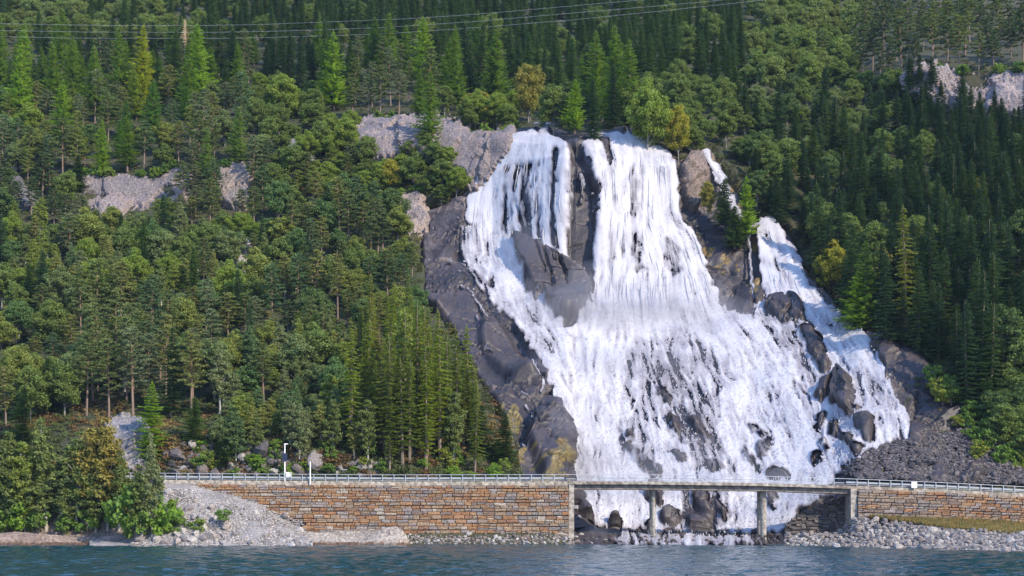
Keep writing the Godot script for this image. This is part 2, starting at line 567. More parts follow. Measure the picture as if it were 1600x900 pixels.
# A bare outcrop that stands proud of the hillside inside an outline.
func outcrop(q: PackedVector2Array, tone: Color, index: int) -> void:
	var lo := Vector2(INF, INF)
	var hi := Vector2(-INF, -INF)
	for s in q:
		lo = lo.min(s); hi = hi.max(s)
	var g := Grid.new(lo.x - 8, lo.y - 8, hi.x + 8, hi.y + 8, 2)
	g.fill(0.0)
	g.paint(q, 1.0)
	g.blur(4)
	for j in g.h:
		for i in g.w:
			g.a[j * g.w + i] = clampf(g.a[j * g.w + i] * 1.25 - 0.12 + n_edge.get_noise_2d((g.x0 + i * g.step) * 1.3, (g.y0 + j * g.step) * 1.6) * 0.5 * smoothstep(1.2, 0.5, g.a[j * g.w + i]), 0.0, 1.0)
	g.p.resize(g.w * g.h)
	for j in g.h:
		for i in g.w:
			g.p[j * g.w + i] = ground(g.x0 + i * g.step, g.y0 + j * g.step)
	var n := g.normals()
	var col := PackedColorArray()
	col.resize(g.w * g.h)
	var keep := PackedByteArray()
	keep.resize(g.w * g.h)
	for j in g.h:
		for i in g.w:
			var k := j * g.w + i
			var p := g.p[k]
			g.p[k] = p + n[k] * (angular(g.x0 + i * g.step, g.y0 + j * g.step, p, 0.3 if index in [8] else 0.6) + n_block.get_noise_3dv(p * Vector3(1.6, 0.8, 1.6)) * 0.9 + n_crack.get_noise_3dv(p * Vector3(1, 0.6, 1)) * 0.3 + 1.6 - 3.6 * (1.0 - smoothstep(0.05, 0.8, g.a[k])))
			var t := n_tone.get_noise_3dv(p * 1.5)
			var s := n_tone.get_noise_3dv(p * Vector3(3.5, 0.5, 3.5))
			var c := tone * (1.0 + 0.35 * t)
			c = c.lerp(Color(tone.r * 0.8, tone.g * 0.86, tone.b * 0.95), smoothstep(-0.1, 0.3, s))
			col[k] = c
			keep[k] = 1 if g.a[k] > 0.04 else 0
	var o := obj("cliff", sheet(g, col, keep, 1, M.dry, g.normals()))
	tag(o, CLIFF_LABELS[index], "cliff", "", "structure")

var CLIFF_LABELS := [
	"long pinkish grey cliff band among the pines",
	"short pale cliff under a pine beside the long band",
	"broken pinkish cliff under the trees at the waterfall's lip",
	"pale triangular slab between broadleaf trees and dark wet rock",
	"small whitish outcrop half hidden by young trees",
	"narrow grey outcrop below a yellowing broadleaf tree",
	"dark mossy rock step at the edge of the pines",
	"wide pale cliff below open pines, spruces before it",
	"white stained rock wall behind the shore birches at the road",
	"sunlit brown crag between the main fall and the side stream",
]


# ------------------------------------------------------------------ falling water
# outlines of rocks that stand clear of the water
var ISLANDS := [
	[1194, 474, 1205, 466, 1225, 464, 1243, 468, 1255, 482, 1259, 510, 1232, 511, 1215, 503, 1200, 492],
	[1244, 514, 1268, 515, 1280, 530, 1288, 550, 1296, 572, 1296, 588, 1284, 588, 1275, 575, 1268, 556, 1258, 540],
	[1274, 624, 1282, 608, 1300, 598, 1314, 590, 1330, 594, 1340, 607, 1342, 625, 1340, 652, 1330, 660, 1318, 645, 1300, 634, 1278, 632],
	[1300, 592, 1318, 585, 1330, 590, 1312, 598],
	[1340, 658, 1350, 652, 1362, 655, 1366, 668, 1365, 695, 1358, 702, 1345, 690],
	[1278, 655, 1290, 648, 1292, 660, 1286, 674, 1274, 674],
	[1297, 668, 1305, 660, 1313, 672, 1314, 680, 1300, 680],
	[1292, 678, 1310, 681, 1332, 684, 1345, 700, 1350, 708, 1336, 714, 1330, 702, 1315, 688, 1296, 684],
	[1283, 684, 1290, 690, 1295, 706, 1300, 718, 1292, 712, 1284, 696],
	[1268, 728, 1270, 710, 1278, 706, 1286, 716, 1288, 728],
	[1160, 664, 1175, 664, 1185, 671, 1200, 678, 1210, 688, 1192, 688, 1175, 676],
	[1178, 700, 1190, 692, 1206, 692, 1204, 706, 1196, 722, 1186, 720],
	[1158, 706, 1168, 702, 1180, 722, 1188, 738, 1170, 734],
	[1245, 608, 1252, 606, 1260, 616, 1260, 624, 1252, 616],
	[1228, 581, 1238, 590, 1246, 602, 1242, 606, 1232, 592],
	[970, 700, 982, 695, 996, 700, 1005, 712, 1022, 726, 1036, 740, 1036, 748, 1000, 746, 996, 728, 984, 712],
	[1042, 712, 1060, 710, 1074, 722, 1076, 736, 1062, 730],
	[1098, 727, 1116, 726, 1128, 734, 1136, 748, 1110, 742],
	[1040, 655, 1048, 652, 1060, 672, 1062, 690, 1050, 680],
	[1074, 655, 1090, 662, 1106, 684, 1108, 698, 1094, 690, 1080, 672],
	[1022, 602, 1036, 604, 1046, 620, 1048, 634, 1038, 628, 1028, 616],
	[976, 680, 982, 674, 990, 684, 996, 694, 984, 690],
	[1196, 738, 1214, 730, 1228, 738, 1236, 748, 1200, 748],
	[898, 768, 906, 772, 909, 782, 903, 790, 897, 788],
	[897, 808, 912, 804, 924, 812, 930, 830, 897, 831],
	[1004, 766, 1032, 768, 1032, 798, 1022, 800, 1012, 782],
	[1074, 806, 1086, 806, 1106, 812, 1118, 822, 1116, 829, 1074, 829],
	[1080, 788, 1086, 776, 1098, 770, 1106, 780, 1110, 796, 1118, 808, 1104, 808, 1090, 800],
	[1112, 788, 1122, 784, 1130, 796, 1126, 808, 1116, 802],
	[1126, 802, 1134, 800, 1138, 810, 1130, 814],
	[1030, 806, 1044, 800, 1060, 806, 1066, 816, 1056, 827, 1034, 824],
	[950, 822, 962, 816, 972, 822, 970, 829, 954, 829],
	[1004, 820, 1012, 814, 1020, 824, 1016, 830],
	[1184, 796, 1192, 792, 1192, 812, 1186, 806],
	[1202, 775, 1216, 772, 1214, 790, 1204, 800],
]
var WATER := [
	[0.95, [805, 212, 822, 208, 850, 206, 872, 214, 884, 224, 889, 240, 889, 262, 888, 300, 886, 360, 884, 406, 850, 389, 815, 377, 790, 373, 770, 366, 745, 354, 726, 346, 730, 322, 734, 300, 744, 280, 760, 255, 783, 228]],
	[0.36, [790, 262, 804, 258, 872, 248, 875, 402, 850, 388, 815, 376, 786, 372, 785, 320]],
	[0.92, [797, 258, 803, 258, 799, 373, 793, 373]],
	[0.9, [810, 256, 816, 256, 811, 374, 805, 374]],
	[0.92, [832, 254, 838, 254, 841, 384, 834, 384]],
	[0.97, [845, 252, 863, 252, 864, 396, 850, 390]],
	[0.08, [864, 230, 872, 232, 873, 400, 866, 397]],
	[0.6, [720, 352, 745, 356, 775, 370, 780, 400, 770, 440, 755, 452, 735, 430, 722, 400]],
	[0.3, [690, 404, 722, 404, 745, 430, 765, 458, 752, 456, 720, 430]],
	[1.0, [745, 354, 770, 367, 788, 374, 806, 380, 813, 410, 816, 440, 822, 470, 800, 478, 775, 462, 762, 430, 765, 385]],
	[0.8, [748, 450, 775, 458, 820, 464, 845, 478, 870, 498, 890, 520, 880, 560, 860, 590, 846, 560, 824, 524, 798, 495, 770, 475]],
	[0.92, [910, 222, 925, 212, 935, 216, 948, 240, 955, 300, 940, 300, 926, 262]],
	[1.0, [948, 214, 975, 212, 1000, 218, 1022, 222, 1042, 236, 1054, 252, 1058, 275, 1060, 320, 1068, 345, 1086, 366, 1098, 390, 1104, 420, 1118, 445, 1130, 470, 1142, 482, 1142, 500, 925, 496, 924, 460, 928, 410, 932, 360, 936, 320, 942, 292, 950, 270, 958, 240]],
	[0.2, [940, 222, 952, 218, 956, 235, 950, 244]],
	[0.45, [984, 262, 992, 255, 999, 280, 998, 330, 988, 350, 982, 320]],
	[0.35, [986, 370, 996, 365, 1000, 400, 1004, 430, 986, 430]],
	[0.45, [1034, 372, 1044, 370, 1062, 392, 1066, 430, 1052, 432, 1040, 410]],
	[0.95, [925, 480, 1142, 478, 1170, 492, 1200, 520, 1225, 545, 1240, 575, 1262, 600, 1275, 640, 1285, 690, 1300, 720, 1312, 735, 1300, 752, 892, 752, 900, 720, 897, 690, 886, 655, 872, 622, 856, 590, 860, 560, 885, 520]],
	[0.62, [990, 530, 1060, 525, 1110, 545, 1130, 600, 1120, 680, 1060, 690, 1000, 660, 970, 610]],
	[0.5, [1040, 640, 1090, 630, 1130, 690, 1150, 745, 1100, 745, 1060, 700]],
	[0.5, [1030, 570, 1060, 565, 1086, 590, 1088, 620, 1060, 640, 1036, 600]],
	[0.55, [965, 655, 1000, 650, 1010, 700, 1030, 730, 990, 720, 968, 690]],
	[0.95, [1096, 236, 1104, 234, 1124, 258, 1134, 280, 1140, 302, 1150, 322, 1166, 345, 1185, 352, 1172, 360, 1150, 342, 1135, 318, 1124, 296, 1112, 266]],
	[0.82, [1182, 344, 1206, 344, 1226, 364, 1240, 388, 1250, 412, 1258, 438, 1264, 452, 1290, 474, 1322, 496, 1350, 522, 1370, 552, 1380, 578, 1392, 604, 1406, 630, 1420, 652, 1422, 690, 1384, 698, 1340, 722, 1312, 738, 1290, 722, 1270, 660, 1250, 600, 1230, 560, 1210, 530, 1180, 500, 1176, 482, 1196, 468, 1192, 444, 1190, 410, 1186, 370]],
	[0.55, [1180, 486, 1200, 486, 1240, 520, 1262, 560, 1276, 600, 1262, 610, 1240, 570, 1210, 530]],
	[0.6, [1340, 580, 1370, 590, 1395, 640, 1380, 650, 1355, 620]],
	[0.97, [897, 752, 1012, 752, 1024, 800, 1030, 830, 898, 830]],
	[0.95, [1030, 752, 1200, 752, 1200, 832, 1022, 830]],
	[0.98, [1200, 752, 1300, 752, 1286, 774, 1252, 792, 1236, 812, 1226, 832, 1200, 832]],
	[0.5, [1060, 768, 1140, 768, 1145, 826, 1066, 826]],
	[0.62, [950, 840, 985, 836, 1030, 839, 1060, 835, 1120, 838, 1150, 835, 1184, 840, 1198, 849, 1170, 854, 1120, 852, 1080, 855, 1040, 851, 1000, 853, 975, 848, 952, 847]],
]
var VEINS := [
	[1.2, 0.9, [846, 378, 880, 398, 905, 416, 922, 434, 928, 450, 926, 494]],
	[1.5, 0.75, [856, 394, 857, 430, 860, 472]],
	[1.4, 0.9, [878, 404, 880, 430, 884, 464]],
	[1.0, 0.7, [842, 392, 848, 420, 850, 450]],
	[1.0, 0.7, [868, 400, 870, 425]],
	[1.2, 0.8, [908, 262, 910, 300, 908, 318]],
	[1.2, 0.8, [926, 298, 929, 318, 926, 336]],
	[1.0, 0.6, [904, 230, 906, 260]],
	[1.0, 0.6, [917, 245, 918, 270]],
	[1.5, 0.95, [1168, 350, 1172, 400, 1174, 440, 1178, 472]],
	[2.0, 0.95, [1184, 360, 1190, 410, 1196, 448]],
	[1.8, 0.9, [1176, 478, 1196, 468, 1204, 462]],
	[1.0, 0.9, [1236, 474, 1238, 486, 1226, 496, 1221, 503]],
	[1.0, 0.8, [1222, 466, 1230, 474]],
	[1.2, 0.9, [1300, 604, 1296, 620, 1296, 634]],
	[1.2, 0.95, [1275, 632, 1290, 642, 1308, 652, 1318, 672, 1322, 682]],
	[1.0, 0.8, [1340, 632, 1338, 648]],
	[1.0, 0.9, [804, 629, 801, 654, 810, 679, 822, 698]],
	[1.2, 0.95, [823, 626, 832, 654, 843, 673]],
	[1.5, 0.95, [854, 620, 866, 626, 882, 642, 889, 667, 894, 682]],
	[1.5, 0.95, [832, 556, 838, 573, 851, 595, 844, 611]],
	[1.0, 0.9, [795, 585, 796, 600, 810, 604, 827, 614]],
	[1.0, 0.8, [758, 545, 770, 556]],
	[1.2, 0.95, [712, 451, 736, 460, 744, 474, 756, 488, 764, 500]],
	[1.0, 0.9, [744, 490, 750, 510, 745, 520]],
	[1.0, 0.75, [700, 406, 722, 412, 738, 432, 746, 450]],
	[1.0, 0.7, [696, 448, 716, 430, 736, 440]],
	[1.2, 0.7, [712, 340, 724, 347]],
	[1.6, 0.9, [836, 198, 862, 199]],
	[2.0, 0.9, [845, 206, 856, 203]],
	[2.5, 0.95, [925, 208, 945, 213, 965, 215]],
]
var FLOW := [
	800, 230, -0.3, 1, 770, 250, -0.6, 1, 745, 285, -0.35, 1, 731, 340, -0.02, 1, 830, 260, 0, 1, 860, 320, 0, 1, 880, 250, 0.1, 1, 880, 380, 0, 1, 800, 340, 0, 1,
	740, 400, 0.1, 1, 775, 420, 0.3, 1, 800, 450, 0.2, 1, 700, 415, 0.7, 0.8, 750, 450, 0.6, 1, 800, 485, 0.7, 1, 850, 520, 0.65, 1, 870, 590, 0.4, 1, 890, 680, 0.2, 1, 900, 740, 0, 1,
	925, 230, 0.25, 1, 990, 280, -0.02, 1, 950, 350, -0.06, 1, 1050, 290, 0.06, 1, 1070, 355, 0.5, 1, 1095, 400, 0.3, 1, 1120, 450, 0.5, 1, 950, 450, 0, 1, 1030, 450, 0.05, 1,
	930, 520, -0.1, 1, 920, 600, 0.15, 1, 1000, 600, 0.2, 1, 1080, 520, 0.3, 1, 1100, 590, 0.35, 1, 1160, 520, 0.7, 1, 1200, 560, 0.5, 1, 1250, 620, 0.45, 1, 1100, 680, 0.3, 1, 1200, 690, 0.45, 1, 1000, 720, 0.2, 1, 1280, 700, 0.2, 1,
	1115, 260, 0.55, 1, 1150, 320, 0.6, 1, 1210, 360, 0.3, 1, 1225, 420, 0.2, 1, 1280, 480, 0.8, 1, 1240, 460, 0.4, 1, 1340, 540, 0.6, 1, 1300, 540, 0.4, 1, 1380, 600, 0.45, 1, 1410, 670, 0.1, 1, 1370, 680, 0.1, 1,
	950, 790, 0.05, 1, 1100, 790, 0.1, 1, 1240, 780, -0.35, 1, 1210, 820, -0.2, 1, 1100, 845, 0, 1]

func waterfall() -> void:
	var g := wet
	# which way the water runs, on a coarse grid
	var fs := 16.0
	var fw := int((1440 - 680) / fs) + 2
	var fh := int((870 - 190) / fs) + 2
	var flow := PackedVector2Array()
	for j in fh:
		for i in fw:
			var at := Vector2(680 + i * fs, 190 + j * fs)
			var sum := Vector2.ZERO
			for k in range(0, FLOW.size(), 4):
				var w := 1.0 / (pow(at.distance_squared_to(Vector2(FLOW[k], FLOW[k + 1])), 1.5) + 200.0)
				sum += Vector2(FLOW[k + 2], FLOW[k + 3]).normalized() * w
			flow.push_back(sum.normalized())
	# threads of foam carried along the flow
	var foam := PackedFloat32Array()
	foam.resize(g.w * g.h)
	var wob := noise(0.035, 31, 2)
	rng.seed = 77
	for k in 60000:
		var x := rng.randf_range(690, 1428)
		var y := rng.randf_range(200, 856)
		var cov := g.get_at(x, y)
		if cov < 0.12 or rng.randf() > cov + 0.15: continue
		var free := (y < 380 and x < 890) or (x > 905 and x < 1110 and y < 470) or (x > 1090 and y < 450)
		var steps := rng.randi_range(20, 60) if free else rng.randi_range(7, 26)
		var amp := rng.randf_range(0.35, 1.0) * (0.75 if free else 1.0)
		if rng.randf() < 0.3: amp = -amp
		for s in steps:
			var i := int((x - g.x0) / g.step + 0.5)
			var j := int((y - g.y0) / g.step + 0.5)
			if i < 1 or j < 1 or i >= g.w - 1 or j >= g.h - 1: break
			var e := amp * sin(PI * (s + 0.5) / steps)
			foam[j * g.w + i] += e
			foam[j * g.w + i + 1] += e * 0.45
			var f := flow[clampi(int((y - 190) / fs + 0.5), 0, fh - 1) * fw + clampi(int((x - 680) / fs + 0.5), 0, fw - 1)]
			var turn := wob.get_noise_2d(x * 1.5, y) * (0.35 if free else 1.5)
			x += (f.x + turn) * 1.5
			y += f.y * 1.5
	# broader tongues of water
	var broad := PackedFloat32Array()
	broad.resize(g.w * g.h)
	for k in 9000:
		var x := rng.randf_range(690, 1428)
		var y := rng.randf_range(200, 856)
		if g.get_at(x, y) < 0.2: continue
		var steps := rng.randi_range(14, 40)
		var amp := rng.randf_range(0.3, 1.0) * (1.0 if rng.randf() < 0.5 else -1.0)
		var half := rng.randi_range(1, 3)
		for s in steps:
			var i := int((x - g.x0) / g.step + 0.5)
			var j := int((y - g.y0) / g.step + 0.5)
			if i < 4 or j < 1 or i >= g.w - 4 or j >= g.h - 1: break
			var e := amp * sin(PI * (s + 0.5) / steps)
			for o in range(-half, half + 1): broad[j * g.w + i + o] += e * (1.0 - absf(o) / (half + 1.0))
			var f := flow[clampi(int((y - 190) / fs + 0.5), 0, fh - 1) * fw + clampi(int((x - 680) / fs + 0.5), 0, fw - 1)]
			x += (f.x + wob.get_noise_2d(x, y * 1.2) * 0.6) * 1.5
			y += f.y * 1.5
	var dev := 0.0
	var dev_broad := 0.0
	var cells := 0
	for k in foam.size():
		if g.a[k] > 0.3:
			dev += foam[k] * foam[k]
			dev_broad += broad[k] * broad[k]
			cells += 1
	dev = sqrt(dev / maxi(cells, 1))
	dev_broad = sqrt(dev_broad / maxi(cells, 1))
	# the sheet of water, thicker where more foam runs
	g.p.resize(g.w * g.h)
	var nr := smooth_grid.normals()
	var rn := Grid.new(640, 190, 1552, 858, 2)
	rn.p = nr
	var n_lump := noise(0.16, 33, 3)
	var n_lace := noise(0.35, 34, 3)
	var col := PackedColorArray()
	col.resize(g.w * g.h)
	var keep := PackedByteArray()
	keep.resize(g.w * g.h)
	var white := Color(0.44, 0.435, 0.447)
	for j in g.h:
		for i in g.w:
			var k := j * g.w + i
			var x := g.x0 + i * g.step
			var y := g.y0 + j * g.step
			var m := g.a[k]
			if m < 0.03:
				g.p[k] = rock_grid.pos_at(x, y)
				continue
			var q := smooth_grid.pos_at(x, y)
			var out := (rn.pos_at(x, y) + Vector3(0, 0.2, 0.6)).normalized()
			var t := foam[k] / dev * 0.6 + broad[k] / dev_broad * 0.75
			var lump := n_lump.get_noise_3dv(q)
			var lace := n_lace.get_noise_3dv(q)
			var free := 0.0
			if x < 892: free = smoothstep(378, 350, y)
			elif x < 1110: free = smoothstep(480, 430, y)
			elif x > 1140: free = smoothstep(455, 420, y)
			var c := clampf(m - lerpf(0.38, 0.36, free) + t * 0.26 + lump * 0.24 + lace * 0.08, 0.0, 1.0)
			if m < 0.25: c *= m / 0.25
			g.p[k] = q + out * (0.1 + smoothstep(0.0, 0.5, c) * 0.35 + 0.5 * free + t * (0.05 + 0.04 * free) + lace * 0.1)
			col[k] = Color(0.08, 0.073, 0.082).lerp(Color(0.23, 0.22, 0.245), smoothstep(0.25, 0.75, m)).lerp(white, smoothstep(0.04, 1.0, c))
			if c > 0.07:
				keep[k] = 5
				if y >= 750: keep[k] = 4
				elif x > 1090 and y < 560 and y < 470 + (x - 1180) * 0.6 and x > 1142: keep[k] = 3
				elif x > 1090 and x <= 1142 and y < 345 and x > 1066 + (y - 240) * 0.4: keep[k] = 3
				elif x > 900 and y < 480: keep[k] = 2
				elif x <= 900 and y < 374 + maxf(0, (x - 786) * 0.35): keep[k] = 1
	var nrm := g.normals()
	for j in g.h:
		for i in g.w:
			nrm[j * g.w + i] = (nrm[j * g.w + i] * 0.4 + rn.pos_at(g.x0 + i * g.step, g.y0 + j * g.step) * 0.6).normalized()
	var root := base("waterfall", Vector3.ZERO)
	tag(root, "broad white waterfall fanning down dark rock to the bridge", "waterfall", "", "structure")
	var names := ["", "curtain", "curtain", "side_stream", "outflow", "cascade"]
	var labels := ["", "narrower curtain of parted white strands over dark rock", "thick white curtain plunging from the lip", "thin stream beside the main fall that widens downward", "white water rushing out under the bridge", "wide lacy apron of foaming water over ledges"]
	for k in range(1, 6):
		var m := sheet(g, col, keep, k, M.foam, nrm)
		if m:
			var o := obj(names[k], m, root)
			o.set_meta("label", labels[k])
	for f: Array in [[905, 500, 342, 26, 12, 9, 0.014], [930, 480, 344, 20, 22, 9, 0.014], [975, 480, 346, 36, 16, 8, 0.02], [1000, 500, 342, 50, 14, 8, 0.014], [1060, 470, 347, 26, 14, 8, 0.02], [830, 482, 345, 20, 14, 8, 0.015], [905, 690, 300, 14, 22, 8, 0.02], [1000, 560, 326, 50, 22, 8, 0.01], [1120, 500, 339, 22, 12, 8, 0.014], [1240, 760, 284, 16, 8, 6, 0.02], [950, 735, 292, 34, 12, 7, 0.012], [1090, 725, 292, 44, 12, 7, 0.01], [820, 410, 358, 16, 20, 7, 0.012]]:
		var fog := FogVolume.new()
		fog.name = numbered("mist")
		fog.shape = RenderingServer.FOG_VOLUME_SHAPE_ELLIPSOID
		fog.size = Vector3(f[3], f[4], f[5])
		var fm := FogMaterial.new()
		fm.albedo = Color(0.95, 0.95, 0.97)
		fm.density = f[6] * 1.5
		fog.material = fm
		add_child(fog)
		fog.position = spot(f[0], f[1], f[2] - 3.0)
		tag(fog, "veil of spray hanging at the foot of a falling curtain", "mist", "spray hanging over the falls", "stuff")
	# loose threads that fall clear of the sheet
	var threads := Soup.new()
	rng.seed = 79
	for k in 1500:
		var x := rng.randf_range(725, 1260)
		var y := rng.randf_range(208, 700)
		var m := g.get_at(x, y)
		if m < 0.3 or rng.randf() > m: continue
		var high := (x < 892 and y < 360) or (x > 905 and x < 1110 and y < 450) or (x > 1180 and y < 430)
		if not high: continue
		var out := rng.randf_range(0.5, 1.0)
		var steps := rng.randi_range(3, 9)
		var wide := rng.randf_range(0.03, 0.085)
		var prev := Vector3.ZERO
		var grey := white * rng.randf_range(0.85, 1.08)
		for s in steps + 1:
			if g.get_at(x, y) < 0.1: break
			var p := smooth_grid.pos_at(x, y) + (rn.pos_at(x, y) + Vector3(0, 0, 0.8)).normalized() * (out + 0.2 * sin(PI * s / steps))
			if s > 0:
				var w0 := wide * sin(PI * (s - 0.6) / (steps + 0.4)) + 0.02
				var w1 := wide * sin(PI * (s + 0.1) / (steps + 0.4)) + 0.02
				threads.quad(prev - Vector3(w0, 0, 0), prev + Vector3(0, 0, w0), p + Vector3(0, 0, w1), p - Vector3(w1, 0, 0), grey)
				threads.quad(prev + Vector3(0, 0, w0), prev + Vector3(w0, 0, 0), p + Vector3(w1, 0, 0), p + Vector3(0, 0, w1), grey)
			prev = p
			var f := flow[clampi(int((y - 190) / fs + 0.5), 0, fh - 1) * fw + clampi(int((x - 680) / fs + 0.5), 0, fw - 1)]
			x += f.x * 7.0 + rng.randf_range(-0.7, 0.7)
			y += f.y * 7.0
	var th := obj("threads", threads.mesh(M.foam), root)
	th.set_meta("kind", "stuff")
	# flying drops along the edges and over the ledges
	var drop := Soup.new()
	var w := Color(0.5, 0.505, 0.52)
	var t4 := [Vector3(0, 1, 0), Vector3(0.9, -0.4, 0.1), Vector3(-0.6, -0.4, 0.7), Vector3(-0.4, -0.4, -0.8)]
	drop.tri(t4[0], t4[1], t4[2], w); drop.tri(t4[0], t4[2], t4[3], w); drop.tri(t4[0], t4[3], t4[1], w); drop.tri(t4[1], t4[3], t4[2], w)
	var places: Array[Transform3D] = []
	rng.seed = 78
	while places.size() < 16000:
		var x := rng.randf_range(690, 1428)
		var y := rng.randf_range(208, 848)
		var m := g.get_at(x, y)
		if m < 0.45 or rng.randf() > m: continue
		var q := smooth_grid.pos_at(x, y) + rn.pos_at(x, y) * rng.randf_range(0.3, 1.1)
		var s := rng.randf_range(0.04, 0.14)
		places.append(Transform3D(Basis.from_euler(Vector3(rng.randf() * 6, rng.randf() * 6, 0)).scaled(Vector3(s, s * rng.randf_range(1, 3.5), s)), q))
	var mm := MultiMesh.new()
	mm.transform_format = MultiMesh.TRANSFORM_3D
	mm.mesh = drop.mesh(M.foam)
	mm.instance_count = places.size()
	for k in places.size(): mm.set_instance_transform(k, places[k])
	var mi := MultiMeshInstance3D.new()
	mi.name = "spray"
	mi.multimesh = mm
	mi.set_meta("kind", "stuff")
	root.add_child(mi, true)


# ------------------------------------------------------------------ trees
func vary(c: Color, a: float) -> Color:
	var k := 1.0 + rng.randf_range(-a, a)
	var y := rng.randf_range(-a, a) * 0.35
	return Color(c.r * (k + y), c.g * k, c.b * (k - y))

func trunk_mesh(h: float, r: float, col: Color, top: Color) -> Soup:
	var s := Soup.new()
	var p := Vector3(0, -0.8, 0)
	var n := 7
	var lean := Vector3(rng.randf_range(-0.02, 0.02), 0, rng.randf_range(-0.02, 0.02))
	for k in n:
		var t := float(k + 1) / n
		var q := Vector3(rng.randf_range(-0.06, 0.06), h * t, rng.randf_range(-0.06, 0.06)) + lean * h * t
		s.tube(p, q, r * (1.0 - 0.9 * float(k) / n), r * (1.0 - 0.9 * t), 6, vary(col.lerp(top, t), 0.12))
		p = q
	return s

# spruce and larch: whorls of boughs with hanging sprays
func whorled(h: float, r: float, droop: float, lift: float, first: float, gap: float, tone: Color, loose: float) -> Array:
	var s := Soup.new()
	var tr := trunk_mesh(h, h * 0.012 + 0.06, Color(0.17, 0.13, 0.10), Color(0.16, 0.12, 0.08))
	var y := h * first
	var side_bias := rng.randf() * TAU
	while y < h * 0.985:
		var t := (y - h * first) / (h * (1.0 - first))
		var rr := r * pow(1.0 - t, 0.75) * rng.randf_range(0.75, 1.12) + 0.12
		if t < 0.12: rr *= 0.75 + t * 2.0
		var n := int(6 + rr * 2.2)
		var a0 := rng.randf() * TAU
		for b in n:
			var az := a0 + TAU * b / n + rng.randf_range(-0.3, 0.3)
			var len := rr * rng.randf_range(0.5, 1.15) * (1.0 + 0.14 * cos(az - side_bias))
			if rng.randf() < loose * 0.3: continue
			var dir := Vector3(cos(az), 0, sin(az))
			var side := Vector3(-dir.z, 0, dir.x)
			var y0 := y + rng.randf_range(-0.2, 0.2)
			var st := int(len / 0.34) + 2
			var tone_b := vary(tone, 0.22)
			for k in st:
				var u := (k + 0.6) / st
				var p := dir * len * u + Vector3(0, y0 - droop * len * u + lift * len * u * u, 0)
				var wsp := (0.26 + 0.3 * len * 0.35 * (1.0 - u * 0.6))
				for sg: float in [-1.0, 1.0]:
					if rng.randf() < loose * 0.25: continue
					var tip: Vector3 = p + side * sg * wsp * rng.randf_range(0.7, 1.3) + dir * rng.randf_range(0.1, 0.35) + Vector3(0, rng.randf_range(-0.3, 0.02) * (0.5 + wsp), 0)
					var mid := p.lerp(tip, 0.5)
					var c := vary(tone_b, 0.18)
					s.tri(p - dir * 0.16, tip, p + dir * 0.2 + Vector3(0, 0.04, 0), c)
					s.tri(mid - Vector3(0, rng.randf_range(0.15, 0.35), 0), mid + dir * 0.22 + Vector3(0, 0.08, 0), tip, c)
			var end := dir * len + Vector3(0, y0 - droop * len + lift * len, 0)
			s.tri(end - dir * 0.35 + side * 0.12, end + dir * 0.22, end - dir * 0.35 - side * 0.12, tone_b)
		y += gap * rng.randf_range(0.75, 1.25) * (0.55 + 0.5 * (1.0 - t))
	for k in 4:
		var az := rng.randf() * TAU
		s.tri(Vector3(0, h + 0.5, 0), Vector3(cos(az) * 0.16, h - 0.4, sin(az) * 0.16), Vector3(-sin(az) * 0.16, h - 0.5, cos(az) * 0.16), tone)
	return [tr, s]

# pine: bare stem, flat pads of needles on level boughs
func pine(h: float, r: float, first: float, tone: Color) -> Array:
	var s := Soup.new()
	var tr := trunk_mesh(h, h * 0.011 + 0.07, Color(0.17, 0.13, 0.105), Color(0.22, 0.13, 0.075))
	var n := int(h * 2.6)
	for b in n:
		var t := pow((b + 0.5) / n, 0.9)
		var y := h * lerpf(first, 0.985, t)
		var len := r * (sqrt(maxf(0.02, 1.0 - t * t * 0.96))) * rng.randf_range(0.45, 1.1)
		if t < 0.2: len *= 0.6 + t * 2.0
		var az := b * 2.4 + rng.randf_range(-0.4, 0.4)
		var dir := Vector3(cos(az), rng.randf_range(-0.12, 0.18), sin(az))
		var side := Vector3(-sin(az), 0, cos(az))
		var root := Vector3(0, y, 0)
		tr.tube(root, root + dir * len * 0.9, 0.05, 0.02, 3, Color(0.26, 0.16, 0.10))
		var pads := int(len / 0.45) + 2
		var tone_b := vary(tone, 0.2)
		for k in pads:
			var u := lerpf(0.3, 1.0, (k + rng.randf()) / pads)
			var c := root + dir * len * u + side * rng.randf_range(-0.45, 0.45) * (0.4 + u * 0.6) + Vector3(0, rng.randf_range(0.0, 0.22), 0)
			var size := rng.randf_range(0.32, 0.55)
			for q in 18:
				var d := Vector3(rng.randfn(), rng.randfn() * 0.5 + 0.35, rng.randfn()).normalized()
				var o := c + Vector3(d.x, d.y * 0.45, d.z) * size * rng.randf_range(0.1, 0.75)
				var w := d.cross(Vector3(rng.randfn(), rng.randfn(), rng.randfn())).normalized() * 0.11
				s.tri(o - w, o + d * rng.randf_range(0.3, 0.55), o + w, vary(tone_b, 0.2))
	return [tr, s]

